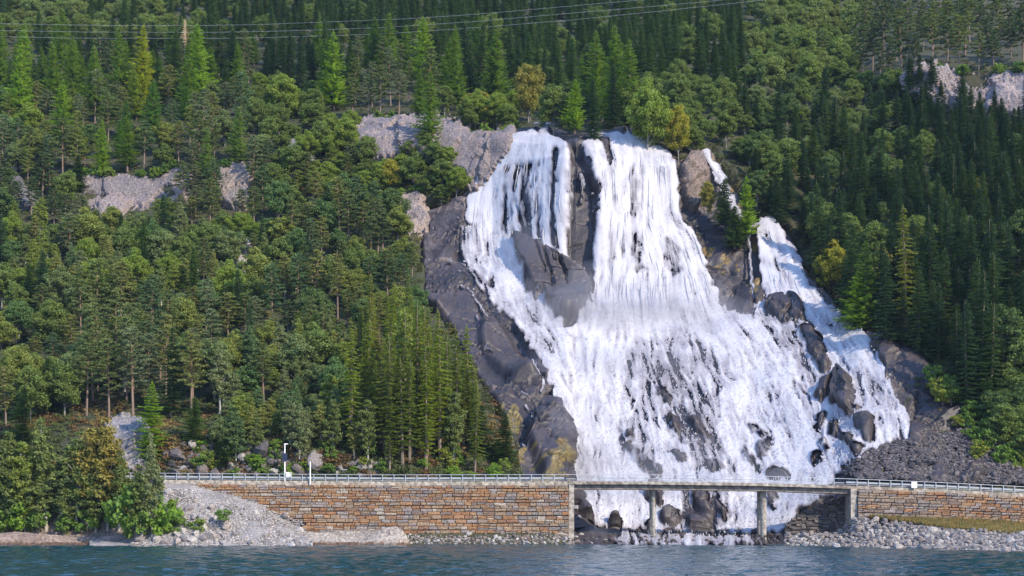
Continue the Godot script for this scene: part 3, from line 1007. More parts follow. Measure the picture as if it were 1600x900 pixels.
# broadleaf: limbs that end in clumps of leaves
func broadleaf(h: float, r: float, first: float, tone: Color, bark: Color, slim: float, leaf: float, clumps: int) -> Array:
	var s := Soup.new()
	var tr := trunk_mesh(h * 0.8, h * 0.011 + 0.06, bark, bark * 0.9)
	var cy := h * (first + 1.0) * 0.5
	var ry := h * (1.0 - first) * 0.5
	for k in clumps:
		var d := Vector3(rng.randfn(), rng.randfn(), rng.randfn()).normalized()
		var f := pow(rng.randf(), 0.38) * rng.randf_range(0.7, 1.02)
		var tap := 1.0 - slim * maxf(0.0, d.y)
		var c := Vector3(d.x * r * f * tap, cy + d.y * ry * f, d.z * r * f * tap)
		c.y = minf(c.y, h)
		var cs := r * rng.randf_range(0.12, 0.24) + 0.22
		if k % 3 == 0:
			var at := Vector3(0, clampf(c.y - cs - r * 0.5, h * first * 0.8, h * 0.78), 0)
			tr.tube(at, c, 0.06, 0.015, 3, bark)
		var tone_b := vary(tone, 0.14)
		var n := int(46 * cs * cs / (leaf * leaf * 12.0)) + 14
		for q in n:
			var e := Vector3(rng.randfn(), rng.randfn(), rng.randfn()).normalized()
			var o := c + Vector3(e.x, e.y * 0.72, e.z) * cs * pow(rng.randf(), 0.4)
			var nrm := (e * 0.7 + Vector3(rng.randfn(), rng.randfn() + 0.5, rng.randfn()) * 0.6).normalized()
			var a := nrm.cross(Vector3(rng.randfn(), rng.randfn(), rng.randfn())).normalized() * leaf * rng.randf_range(0.6, 1.2)
			var b := nrm.cross(a) * 0.62
			s.quad(o - a, o + b, o + a, o - b, vary(tone_b, 0.2))
	return [tr, s]

func bare(h: float) -> Array:
	var tr := trunk_mesh(h, 0.16, Color(0.5, 0.42, 0.38), Color(0.55, 0.45, 0.4))
	var s := Soup.new()
	for b in 90:
		var t := (b + 1) / 92.0
		var az := b * 2.4
		var len := 2.6 * (1.0 - t * 0.8) * rng.randf_range(0.5, 1.1)
		var y := h * lerpf(0.25, 0.99, t)
		s.tube(Vector3(0, y, 0), Vector3(cos(az) * len, y + len * 0.15 - 0.2, sin(az) * len), 0.05, 0.02, 3, Color(0.5, 0.40, 0.36))
		s.tube(Vector3(cos(az) * len * 0.6, y, sin(az) * len * 0.6), Vector3(cos(az + 0.5) * len, y + 0.3, sin(az + 0.5) * len), 0.03, 0.015, 3, Color(0.5, 0.40, 0.36))
	return [tr, s]

var KIND := {}     # kind -> array of {trunk, crown, h, r}
var TONE := {}     # tone -> material

func make_trees() -> void:
	rng.seed = 501
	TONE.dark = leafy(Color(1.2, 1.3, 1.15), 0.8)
	TONE.plain = leafy(Color(1.9, 1.82, 1.35), 0.9)
	TONE.fresh = leafy(Color(2.8, 2.6, 1.4), 1.0)
	TONE.amber = leafy(Color(3.2, 2.1, 1.1), 0.9)
	TONE.olive = leafy(Color(2.7, 2.2, 1.5), 0.9)
	TONE.blue = leafy(Color(1.5, 1.75, 1.7), 0.9)
	TONE.gold = leafy(Color(4.2, 2.8, 1.2), 1.0)
	TONE.brown = leafy(Color(3.2, 2.1, 1.3), 0.9)
	TONE.grey = leafy(Color(2.2, 2.0, 2.2), 0.9)
	var put := func(kind: String, pair: Array, h: float, r: float):
		if not KIND.has(kind): KIND[kind] = []
		KIND[kind].append({"trunk": pair[0].mesh(M.bark), "crown": pair[1].mesh(TONE.plain), "h": h, "r": r})
	for k in 5:
		var r := rng.randf_range(3.4, 4.4)
		put.call("spruce", whorled(22, r, 0.36, 0.20, 0.05, 0.95, Color(0.040, 0.072, 0.032), 0.1), 22.0, r)
	for k in 4:
		var r := rng.randf_range(2.7, 3.4)
		put.call("slim", whorled(25, r, 0.36, 0.12, rng.randf_range(0.14, 0.24), 1.0, Color(0.085, 0.115, 0.032), 0.7), 25.0, r)
	for k in 4:
		var r := rng.randf_range(4.8, 6.0)
		put.call("larch", whorled(21, r, 0.16, 0.2, 0.10, 1.0, Color(0.085, 0.14, 0.030), 0.5), 21.0, r)
	for k in 5:
		var r := rng.randf_range(3.2, 4.2)
		put.call("pine", pine(17, r, rng.randf_range(0.24, 0.48), Color(0.085, 0.115, 0.055)), 17.0, r)
	for k in 6:
		var r := rng.randf_range(3.8, 5.0)
		put.call("broadleaf", broadleaf(12, r, 0.12, Color(0.080, 0.115, 0.040), Color(0.22, 0.20, 0.17), 0.35, 0.23, 120), 12.0, r)
	for k in 4:
		var r := rng.randf_range(2.2, 2.9)
		put.call("birch", broadleaf(15, r, 0.1, Color(0.085, 0.112, 0.045), Color(0.34, 0.32, 0.28), 0.55, 0.21, 120), 15.0, r)
	for k in 3:
		put.call("shrub", broadleaf(4, 2.2, 0.02, Color(0.075, 0.13, 0.035), Color(0.2, 0.17, 0.14), 0.2, 0.24, 26), 4.0, 2.2)
	put.call("dead", bare(14), 14.0, 2.5)

var counts := {}
func plant(kind: String, x: float, foot: float, top: float, tone: String, label: String, group: String, wide := 1.0, near := 0.0) -> void:
	var d := near if near > 0.0 else dist(x, foot)
	var h := (foot - top) / F * d
	var list: Array = KIND[kind]
	var v: Dictionary = list[rng.randi() % list.size()]
	var called: String = {"spruce": "spruce_tree", "slim": "spruce_tree", "larch": "larch_tree", "pine": "pine_tree", "broadleaf": "broadleaf_tree", "birch": "birch_tree", "shrub": "shrub", "dead": "dead_tree"}[kind]
	counts[called] = counts.get(called, 0) + 1
	var root := base(called, spot(x, foot, d) - Vector3(0, 0.3, 0))
	var sy: float = h / v.h
	var sx: float = lerpf(sy, 1.0, 0.35) * wide
	root.transform.basis = (Basis(Vector3.BACK, rng.randfn() * 0.022) * Basis(Vector3.UP, rng.randf() * TAU)).scaled_local(Vector3(sx, sy, sx))
	obj("trunk", v.trunk, root)
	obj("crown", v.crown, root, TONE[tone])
	tag(root, label, called.replace("_tree", " tree").replace("dead tree", "dead tree"), group)


# crown-centre zones: x0, y0, x1, y1, {kind: share}, tallest metres, tones, place
var ZONES := [
	[0, -30, 300, 62, {"broadleaf": 8, "spruce": 2}, 13, ["grey", "plain"], "on the upper slope under the power lines"],
	[300, -30, 820, 62, {"spruce": 8, "broadleaf": 3}, 20, ["dark", "plain"], "high up behind the larches"],
	[820, -30, 1160, 112, {"spruce": 8, "broadleaf": 2}, 19, ["dark", "plain", "plain"], "in the dense stand high above the falls"],
	[1130, -30, 1345, 130, {"broadleaf": 1}, 14, ["grey", "plain", "plain"], "in the bluish wood above the side stream"],
	[1345, -30, 1640, 104, {"pine": 1}, 19, ["plain", "dark"], "in the open pine stand above the wide pale cliff"],
	[0, 60, 140, 150, {"larch": 6, "spruce": 3}, 22, ["plain", "fresh", "plain"], "in the row of larches under the power lines"],
	[140, 60, 400, 130, {"larch": 5, "spruce": 4, "pine": 3}, 22, ["plain", "plain", "dark"], "in the row of larches under the power lines"],
	[380, 105, 490, 215, {"broadleaf": 1}, 13, ["fresh", "plain"], "in the yellowing clump above the narrow outcrop"],
	[400, 60, 550, 130, {"spruce": 7, "larch": 3}, 22, ["dark", "plain"], "between the larches below the power lines"],
	[550, 80, 690, 190, {"pine": 8, "larch": 2}, 19, ["grey", "plain"], "in the pine grove above the broken cliff"],
	[560, 50, 820, 130, {"larch": 5, "spruce": 5}, 21, ["plain", "dark"], "on the slope above the broken cliff"],
	[690, 125, 850, 190, {"broadleaf": 1}, 11, ["fresh", "plain", "brown"], "among light broadleaf trees near the lip of the falls"],
	[820, 90, 1000, 195, {"larch": 5, "spruce": 3, "broadleaf": 2}, 22, ["plain", "dark"], "right above the lip of the falls"],
	[985, 100, 1150, 235, {"broadleaf": 1}, 13, ["plain", "plain", "dark"], "in the broadleaf wood between falls and side stream"],
	[1150, 120, 1420, 235, {"broadleaf": 6, "spruce": 4}, 15, ["plain", "dark", "grey"], "in the mixed wood above the side stream"],
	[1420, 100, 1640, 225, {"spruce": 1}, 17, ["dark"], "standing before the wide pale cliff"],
	[1180, 235, 1345, 345, {"broadleaf": 7, "spruce": 3}, 13, ["plain", "dark"], "in the mixed wood beside the side stream"],
	[1345, 225, 1640, 345, {"spruce": 6, "broadleaf": 4}, 19, ["dark", "dark", "plain"], "on the shaded slope below the wide pale cliff"],  # dark tone: spruce green, weighted up to paint in this slope's shade
	[1200, 345, 1640, 560, {"spruce": 8, "broadleaf": 2}, 23, ["dark", "dark", "plain"], "in the close dark stand on the shaded slope"],  # mostly dark tone again, spruce green plus shade put into the colour
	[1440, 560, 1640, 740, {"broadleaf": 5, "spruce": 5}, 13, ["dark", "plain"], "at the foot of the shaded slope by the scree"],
	[0, 120, 420, 262, {"pine": 6, "larch": 2, "broadleaf": 2}, 17, ["grey", "plain", "olive", "blue", "fresh"], "among the pines above the long cliff band"],
	[420, 180, 560, 300, {"broadleaf": 7, "pine": 3}, 12, ["plain", "fresh"], "around the narrow grey outcrop"],
	[500, 195, 560, 300, {"larch": 1}, 20, ["plain"], "beside the broken cliff"],
	[560, 215, 740, 320, {"broadleaf": 1}, 10, ["plain", "fresh"], "below the broken cliff"],
	[0, 255, 110, 330, {"pine": 5, "broadleaf": 5}, 12, ["plain", "dark"], "beside the long cliff band"],
	[280, 255, 500, 345, {"pine": 6, "broadleaf": 4}, 14, ["plain", "grey", "olive", "blue"], "below the short pale cliff"],
	[0, 320, 420, 450, {"broadleaf": 9, "birch": 3, "pine": 1, "spruce": 1}, 13, ["plain", "grey", "olive", "blue", "plain", "fresh"], "in the leafy belt below the long cliff band"],
	[420, 300, 680, 500, {"pine": 5, "broadleaf": 5}, 16, ["plain", "olive", "blue", "dark"], "on the pine slope beside the dark wet rock"],
	[0, 440, 110, 620, {"broadleaf": 8, "pine": 2}, 12, ["blue", "plain", "olive"], "above the heather ledge"],
	[110, 440, 420, 590, {"pine": 5, "broadleaf": 4, "birch": 1, "spruce": 1}, 18, ["plain", "olive", "grey", "blue"], "in the tall pines above the heather ledge"],
	[350, 500, 560, 680, {"birch": 6, "broadleaf": 4}, 12, ["plain", "grey", "fresh", "blue", "olive"], "in the birch thicket above the road"],
	[420, 440, 540, 560, {"pine": 6, "broadleaf": 4}, 15, ["plain"], "on the pine slope beside the dark wet rock"],
	[540, 480, 760, 690, {"slim": 8, "birch": 2}, 24, ["fresh", "plain", "olive"], "in the stand of slim spruces beside the falls"],
]
var WORDS := {"spruce": "spruce", "slim": "slim spruce", "larch": "larch", "pine": "pine", "broadleaf": "broadleaf tree", "birch": "birch"}
var LOOKS := {"dark": "dark green", "plain": "green", "fresh": "light green", "gold": "golden", "brown": "brownish", "olive": "olive green", "amber": "amber green", "blue": "bluish green", "grey": "greyish green"}

func keeps_clear(x: float, top: float, foot: float, half: float) -> bool:
	for t: float in [0.02, 0.3, 0.55, 0.8]:
		var y := lerpf(top, foot, t)
		var w := half * (0.35 + t)
		if inside(x - w * 0.8, y, U) or inside(x + w * 0.8, y, U): return false
	for c in CLIFFS.size():
		if inside(x, foot, CLIFFS[c]): return false
		if inside(x, lerpf(top, foot, 0.35), CLIFFS[c]) and rng.randf() < 0.8: return false
	return true

func forest() -> void:
	rng.seed = 900
	var taken := {}
	var made := 0
	for turn in 26000:
		var x := rng.randf_range(-25, 1625)
		var y := rng.randf_range(-25, 740)
		var z: Array = []
		for q: Array in ZONES:
			if x >= q[0] and x < q[2] and y >= q[1] and y < q[3]:
				z = q
				break
		if z.is_empty(): continue
		var total := 0
		for k in z[4]: total += z[4][k]
		var pick := rng.randi() % total
		var kind := ""
		for k: String in z[4]:
			pick -= z[4][k]
			if pick < 0:
				kind = k
				break
		var h: float = z[5] * rng.randf_range(0.5, 1.0)
		if kind in ["spruce", "larch", "slim"] and z[5] < 17: h *= 1.3
		if kind == "broadleaf" and z[5] > 14: h *= 0.7
		var d := dist(x, y + 60)
		var hp := h * F / d
		var foot := y + hp * 0.5
		d = dist(x, foot)
		hp = h * F / d
		foot = y + hp * 0.5
		if foot > 736: continue
		var rr: float = {"spruce": 3.1, "slim": 2.5, "larch": 4.2, "pine": 3.0, "broadleaf": 3.4, "birch": 2.3}[kind]
		var half := rr * F / d * lerpf(h / KIND[kind][0].h, 1.0, 0.35)
		var gx := half * 1.05
		var gy := half * 1.25
		var ok := true
		var cx := int(x / 32)
		var cy := int(foot / 32)
		for jj in range(cy - 2, cy + 3):
			for ii in range(cx - 2, cx + 3):
				for o: Vector3 in taken.get(Vector2i(ii, jj), []):
					if pow((o.x - x) / (gx + o.z), 2) + pow((o.y - foot) / (gy + o.z) , 2) < 0.36:
						ok = false
		if not ok or not keeps_clear(x, foot - hp, foot, half): continue
		if not taken.has(Vector2i(cx, cy)): taken[Vector2i(cx, cy)] = []
		taken[Vector2i(cx, cy)].append(Vector3(x, foot, half))
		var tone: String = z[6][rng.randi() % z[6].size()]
		if z[3] <= 130 and z[1] < 0 and kind != "pine":
			far_tree(kind, x, foot, foot - hp, tone)
			continue
		var big: float = h / (z[5] * (1.3 if kind in ["spruce", "larch", "slim"] and z[5] < 17 else (0.7 if kind == "broadleaf" and z[5] > 14 else 1.0)))
		var size := "tall" if big > 0.9 else ("short" if big < 0.72 else "mid-sized")
		plant(kind, x, foot, foot - hp, tone, "%s %s %s %s" % [size, LOOKS[tone], WORDS[kind], z[7]], "%s trees %s" % [WORDS[kind].replace(" tree", ""), z[7]], rng.randf_range(0.9, 1.15))
		made += 1
	for key: String in far:
		var f: Dictionary = far[key]
		scatter("far_woods", f.mesh, f.places, f.cols, f.label, "woods")
	print("forest ", made, " ", counts)

var far := {}
func far_tree(kind: String, x: float, foot: float, top: float, tone: String) -> void:
	var d := dist(x, foot)
	var v: Dictionary = KIND[kind][0]
	var sy: float = (foot - top) / F * d / v.h
	var sx := lerpf(sy, 1.0, 0.35)
	var key := kind + str(KIND[kind].find(v))
	if not far.has(key):
		var where := "high slope above the falls and larches"
		far[key] = {"mesh": v.crown, "places": [] as Array[Transform3D], "cols": [] as Array[Color], "label": ("far wood of %s on the %s" % ["pointed dark spruces" if kind == "spruce" else "rounded broadleaf trees", where])}
	far[key].places.append(Transform3D(Basis(Vector3.UP, rng.randf() * TAU).scaled_local(Vector3(sx, sy, sx)), spot(x, foot, d) - Vector3(0, 0.3, 0)))
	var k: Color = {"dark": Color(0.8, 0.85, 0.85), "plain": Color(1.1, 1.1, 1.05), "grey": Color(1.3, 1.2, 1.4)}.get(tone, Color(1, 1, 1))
	far[key].cols.append(vary(k, 0.15))

func chosen_trees() -> void:
	rng.seed = 333
	var L := "tall %s larch %s"
	for t: Array in [[28, 200, 66, "fresh"], [98, 216, 122, "fresh"], [112, 165, 55, "plain"], [148, 190, 70, "plain"], [186, 160, 42, "plain"], [222, 165, 37, "gold"], [314, 175, 34, "fresh"], [293, 180, 90, "plain"], [372, 150, 64, "plain"], [522, 172, 46, "fresh"], [612, 130, 18, "plain"], [590, 125, 26, "dark"], [662, 140, 24, "fresh"], [712, 150, 38, "plain"], [770, 165, 42, "plain"], [672, 235, 108, "plain"], [960, 200, 38, "plain"], [985, 205, 60, "plain"], [930, 190, 45, "plain"]]:
		var s: String = L % [LOOKS[t[3]], "in the row below the power lines" if t[0] < 400 else ("in the grove above the broken cliff" if t[0] < 800 else "right above the lip of the falls")] if t[3] != "gold" else "golden yellow larch standing out in the row of larches"
		plant("larch", t[0], t[1], t[2], t[3], s, "tall larches near the power lines")
	plant("larch", 898, 206, 122, "fresh", "light green larch on the rocky point at the lip", "")
	plant("dead", 289, 92, 29, "plain", "bare pale dead tree above the larches", "")
	for t: Array in [[145, 619, 470], [154, 600, 462], [198, 621, 492], [208, 606, 470], [502, 566, 470], [486, 548, 460], [455, 402, 300], [590, 404, 310], [262, 560, 450], [1286, 108, 45], [1340, 106, 42]]:
		plant("pine", t[0], t[1], t[2], "plain", "tall pine with a long bare trunk " + ("standing above the wide pale cliff" if t[0] > 1200 else ("at the edge of the heather ledge" if t[1] > 540 and t[0] < 300 else "on the slope beside the dark wet rock")), "pines with long bare trunks", 0.9)
	for t: Array in [[550, 702, 494, "fresh"], [574, 690, 497, "fresh"], [604, 716, 520, "plain"], [624, 705, 482, "plain"], [652, 690, 470, "plain"], [688, 712, 482, "fresh"], [716, 690, 505, "plain"], [733, 690, 505, "fresh"], [668, 705, 540, "plain"], [594, 690, 540, "dark"], [702, 715, 590, "fresh"], [746, 700, 560, "plain"], [640, 716, 560, "plain"]]:
		plant("slim", t[0], t[1], t[2], t[3], "%s %s slim spruce rising from the heather bank beside the falls" % ["very tall" if t[1] - t[2] > 200 else ("tall" if t[1] - t[2] > 165 else "shorter"), LOOKS[t[3]]], "slim spruces beside the falls")
	for t: Array in [[74, 640, 556], [36, 690, 600], [302, 690, 618], [350, 728, 664], [122, 300, 240], [750, 705, 630], [790, 720, 640]]:
		plant("spruce", t[0], t[1], t[2], "fresh" if t[0] == 302 else "plain", "small bushy young spruce on the open heather ledge", "young spruces on the ledges", 1.3)
	plant("larch", 236, 725, 594, "fresh", "bright green larch before the stained rock wall at the road", "")
	plant("slim", 1416, 522, 318, "olive", "golden spruce with a pale bare trunk in the dark stand", "", 1.15)
	plant("larch", 1356, 516, 374, "plain", "drooping green larch at the water's edge of the dark stand", "")
	plant("larch", 1340, 520, 420, "fresh", "low spreading larch hanging over the side stream", "", 1.2)
	plant("broadleaf", 1302, 458, 374, "gold", "yellow broadleaf tree beside the widening side stream", "")
	plant("broadleaf", 1380, 470, 385, "brown", "thin brownish broadleaf tree next to the golden spruce", "")
	plant("spruce", 1131, 352, 276, "plain", "short spruce on the crag before the side stream", "", 1.3)
	plant("larch", 1168, 372, 272, "fresh", "leaning light green conifer on the crag over the side stream", "", 0.85)
	plant("broadleaf", 1106, 335, 276, "brown", "slender brownish tree on the crag beside the main fall", "", 0.7)
	plant("spruce", 1148, 385, 320, "plain", "bushy spruce hanging over the dark crag", "", 1.5)
	plant("broadleaf", 1012, 238, 120, "fresh", "large yellow green broadleaf tree over the main curtain", "", 0.85)
	plant("broadleaf", 1060, 246, 160, "gold", "yellow broadleaf tree at the corner of the main curtain", "", 0.75)
	plant("broadleaf", 826, 190, 92, "brown", "brownish rounded tree behind the lip of the falls", "", 0.8)
	plant("broadleaf", 742, 200, 138, "fresh", "light broadleaf tree on the broken cliff top", "")
	plant("broadleaf", 776, 200, 140, "fresh", "yellowing broadleaf tree on the cliff next to the lip", "")
	plant("broadleaf", 610, 300, 246, "gold", "yellow green tree glowing above the triangular slab", "")
	plant("broadleaf", 440, 190, 112, "fresh", "large yellowing broadleaf tree above the narrow outcrop", "", 1.1)
	plant("broadleaf", 1532, 330, 268, "gold", "small yellow tree standing out in the dark spruce slope", "", 0.6)
	# shore birches
	for t: Array in [[8, 828, 670, "plain"], [40, 830, 668, "fresh"], [72, 828, 652, "plain"], [96, 829, 700, "dark"], [120, 828, 660, "plain"], [142, 824, 644, "brown"], [168, 826, 648, "brown"], [60, 832, 720, "plain"], [186, 828, 700, "plain"], [150, 832, 715, "plain"], [24, 832, 720, "dark"], [105, 832, 735, "plain"], [205, 826, 752, "brown"], [-14, 830, 660, "plain"]]:
		plant("birch", t[0], t[1], t[2], t[3], "%s birch crowded on the rocky shore below the road" % LOOKS[t[3]], "birches on the rocky shore", 1.15)
	plant("birch", 238, 838, 676, "grey", "slender grey green birch at the end of the guard rail", "", 0.75, 255.0)
	plant("birch", 222, 840, 716, "plain", "short birch hiding the end of the guard rail", "", 1.1, 255.0)
	for t: Array in [[252, 842, 770, "fresh"], [206, 844, 752, "plain"], [282, 838, 800, "plain"], [262, 845, 806, "olive"], [312, 832, 806, "olive"], [350, 812, 790, "plain"]]:
		plant("shrub", t[0], t[1], t[2], t[3], "%s bush growing between the pale boulders" % LOOKS[t[3]], "bushes between the boulders", 1.0, 256.5)
	for t: Array in [[186, 828, 772, "fresh"], [30, 832, 780, "fresh"], [10, 834, 790, "plain"], [58, 834, 786, "plain"], [100, 836, 800, "plain"], [272, 824, 778, "fresh"], [300, 826, 796, "brown"], [342, 806, 786, "plain"], [300, 800, 780, "plain"], [136, 834, 792, "plain"]]:
		plant("shrub", t[0], t[1], t[2], t[3], "%s low shrub at the edge of the shore rocks" % LOOKS[t[3]], "shrubs along the shore")
	for k in 46:
		var x := rng.randf_range(255, 800)
		var y := rng.randf_range(690, 742)
		plant("shrub", x, y + 6, y - rng.randf_range(8, 22), ["plain", "olive", "brown", "fresh"][k % 4], "%s bush on the heather bank above the road" % LOOKS[["plain", "olive", "brown", "fresh"][k % 4]], "bushes above the road", 0.9)
	for k in 90:
		var q: PackedVector2Array = CLIFFS[[0, 0, 1, 2, 2, 3, 4, 5, 7, 7][k % 10]]
		var lo := INF
		var hi := -INF
		for p in q:
			lo = minf(lo, p.x); hi = maxf(hi, p.x)
		var x := rng.randf_range(lo, minf(hi, 1620))
		var top := INF
		for i in q.size():
			var a := q[i]
			var b := q[(i + 1) % q.size()]
			if (a.x <= x) != (b.x <= x): top = minf(top, a.y + (x - a.x) / (b.x - a.x) * (b.y - a.y))
		if top == INF or inside(x, top - 4, U): continue
		var tone: String = ["plain", "olive", "dark", "fresh"][k % 4]
		plant("shrub", x, top + 5, top - rng.randf_range(6, 17), tone, "%s bush overhanging the edge of a bare cliff" % LOOKS[tone], "bushes on the cliff edges", 0.9)
	for k in 44:
		var x := rng.randf_range(1440, 1610)
		var y := rng.randf_range(590, 735)
		if x < 1440 + (y - 560) * 0.5: continue
		plant("shrub", x, y + 6, y - rng.randf_range(16, 34), "plain" if k % 3 else "brown", "bushy shrub beside the dark scree", "shrubs beside the scree")


func undergrowth() -> void:
	var s := Soup.new()
	rng.seed = 611
	for q in 60:
		var e := Vector3(rng.randfn(), absf(rng.randfn()), rng.randfn()).normalized()
		var o := Vector3(e.x * 0.8, e.y * 0.5, e.z * 0.8) * pow(rng.randf(), 0.4)
		var a := Vector3(rng.randfn(), rng.randfn() + 0.6, rng.randfn()).normalized() * rng.randf_range(0.14, 0.26)
		var b := a.cross(Vector3(rng.randfn(), rng.randfn(), rng.randfn())).normalized() * 0.12
		s.tri(o - b, o + a, o + b, vary(Color(1, 1, 1), 0.25))
	var mat := leafy(Color(1, 1, 1), 0.3)
	var places: Array[Transform3D] = []
	var cols: Array[Color] = []
	for k in 60000:
		if places.size() >= 22000: break
		var x := rng.randf_range(-40, 1640)
		var y := rng.randf_range(-20, 748)
		var open := (y > 610 and x < 860) or (x > 1460 and y > 560) or (x > 1330 and y > 726)
		if not open and rng.randf() < 0.45: continue
		if inside(x, y, U):
			if not (x > 1330 and y > 545 and rng.randf() < (0.5 if y > 728 else 0.15)): continue
		var blocked := false
		for c in CLIFFS.size():
			if inside(x, y, CLIFFS[c]) and rng.randf() < 0.95: blocked = true
		if blocked: continue
		var q := ground(x, y)
		if y < 735: q.y += n_big.get_noise_3dv(q) * 2.0 - 0.6
		var t := n_tone.get_noise_3dv(q * 1.7)
		var c := Color(0.075, 0.095, 0.03)
		if open and t > 0.02: c = Color(0.14, 0.085, 0.035)
		if open and t > 0.22: c = Color(0.18, 0.135, 0.045)
		if not open and t > 0.25: c = Color(0.12, 0.11, 0.03)
		var z := rng.randf_range(0.6, 1.5)
		places.append(Transform3D(Basis(Vector3.UP, rng.randf() * TAU).scaled(Vector3(z, z * rng.randf_range(0.6, 1.3), z)), q))
		cols.append(vary(c, 0.25))
	scatter("undergrowth", s.mesh(mat), places, cols, "heather, ferns and moss between the trees", "undergrowth")

func scatter(called: String, m: Mesh, places: Array[Transform3D], cols: Array[Color], label: String, category: String, parent: Node = null) -> void:
	var mm := MultiMesh.new()
	mm.transform_format = MultiMesh.TRANSFORM_3D
	mm.use_colors = true
	mm.mesh = m
	mm.instance_count = places.size()
	for k in places.size():
		mm.set_instance_transform(k, places[k])
		mm.set_instance_color(k, cols[k])
	var o := MultiMeshInstance3D.new()
	o.multimesh = mm
	o.name = called if parent else numbered(called)
	if parent:
		parent.add_child(o, true)
		o.set_meta("kind", "stuff")
	else:
		add_child(o)
		tag(o, label, category, "", "stuff")


# ------------------------------------------------------------------ stones
var BLOCKS: Array[ArrayMesh] = []
var LUMPS: Array[ArrayMesh] = []
var STONE_TINTS: Array[StandardMaterial3D] = []

func stone_mat(c: Color) -> StandardMaterial3D:
	var m: StandardMaterial3D = M.stone.duplicate()
	m.albedo_color = c.linear_to_srgb()
	return m

func make_stones() -> void:
	rng.seed = 41
	# hewn blocks, one unit each way, with an uneven front and chipped edges
	for k in 8:
		var s := Soup.new()
		var w := Color(1, 1, 1)
		var fx := [-0.5, -0.46, -0.15, 0.15, 0.46, 0.5]
		var fy := [-0.5, -0.42, 0.0, 0.42, 0.5]
		var pts := {}
		for j in 5:
			for i in 6:
				var edge := i == 0 or i == 5 or j == 0 or j == 4
				var z := 0.36 + rng.randf_range(-0.03, 0.03) if edge else 0.5 + rng.randf_range(-0.07, 0.07)
				pts[Vector2i(i, j)] = Vector3(fx[i] + (0.0 if edge else rng.randf_range(-0.02, 0.02)), fy[j] + rng.randf_range(-0.04, 0.04), z)
		for j in 4:
			for i in 5:
				s.quad(pts[Vector2i(i, j)], pts[Vector2i(i, j + 1)], pts[Vector2i(i + 1, j + 1)], pts[Vector2i(i + 1, j)], w)
		var ring := []
		for i in 5: ring.append(pts[Vector2i(i, 0)])
		for j in 4: ring.append(pts[Vector2i(5, j)])
		for i in range(5, 0, -1): ring.append(pts[Vector2i(i, 4)])
		for j in range(4, 0, -1): ring.append(pts[Vector2i(0, j)])
		for i in ring.size():
			var a: Vector3 = ring[i]
			var b: Vector3 = ring[(i + 1) % ring.size()]
			s.quad(a, b, Vector3(b.x, b.y, -0.5), Vector3(a.x, a.y, -0.5), w)
		BLOCKS.append(s.mesh(M.stone))
	# loose stones: faceted lumps of radius one
	for k in 8:
		var cuts := []
		for q in 9:
			cuts.append([Vector3(rng.randfn(), rng.randfn(), rng.randfn()).normalized(), rng.randf_range(0.55, 0.85)])
		var s := Soup.new()
		var sp := SphereMesh.new()
		sp.radius = 1.0; sp.height = 2.0; sp.radial_segments = 10; sp.rings = 5
		var ar := sp.get_mesh_arrays()
		var vv: PackedVector3Array = ar[Mesh.ARRAY_VERTEX]
		var ii: PackedInt32Array = ar[Mesh.ARRAY_INDEX]
		for q in vv.size():
			var p := vv[q]
			for c: Array in cuts:
				var over: float = p.dot(c[0]) - c[1]
				if over > 0.0: p -= c[0] * over
			vv[q] = p
		for q in range(0, ii.size(), 3): s.tri(vv[ii[q]], vv[ii[q + 1]], vv[ii[q + 2]], Color(1, 1, 1))
		LUMPS.append(s.mesh(M.stone))

func palette(cols: Array) -> Array:
	var out := []
	for c: Color in cols: out.append(stone_mat(c))
	return out

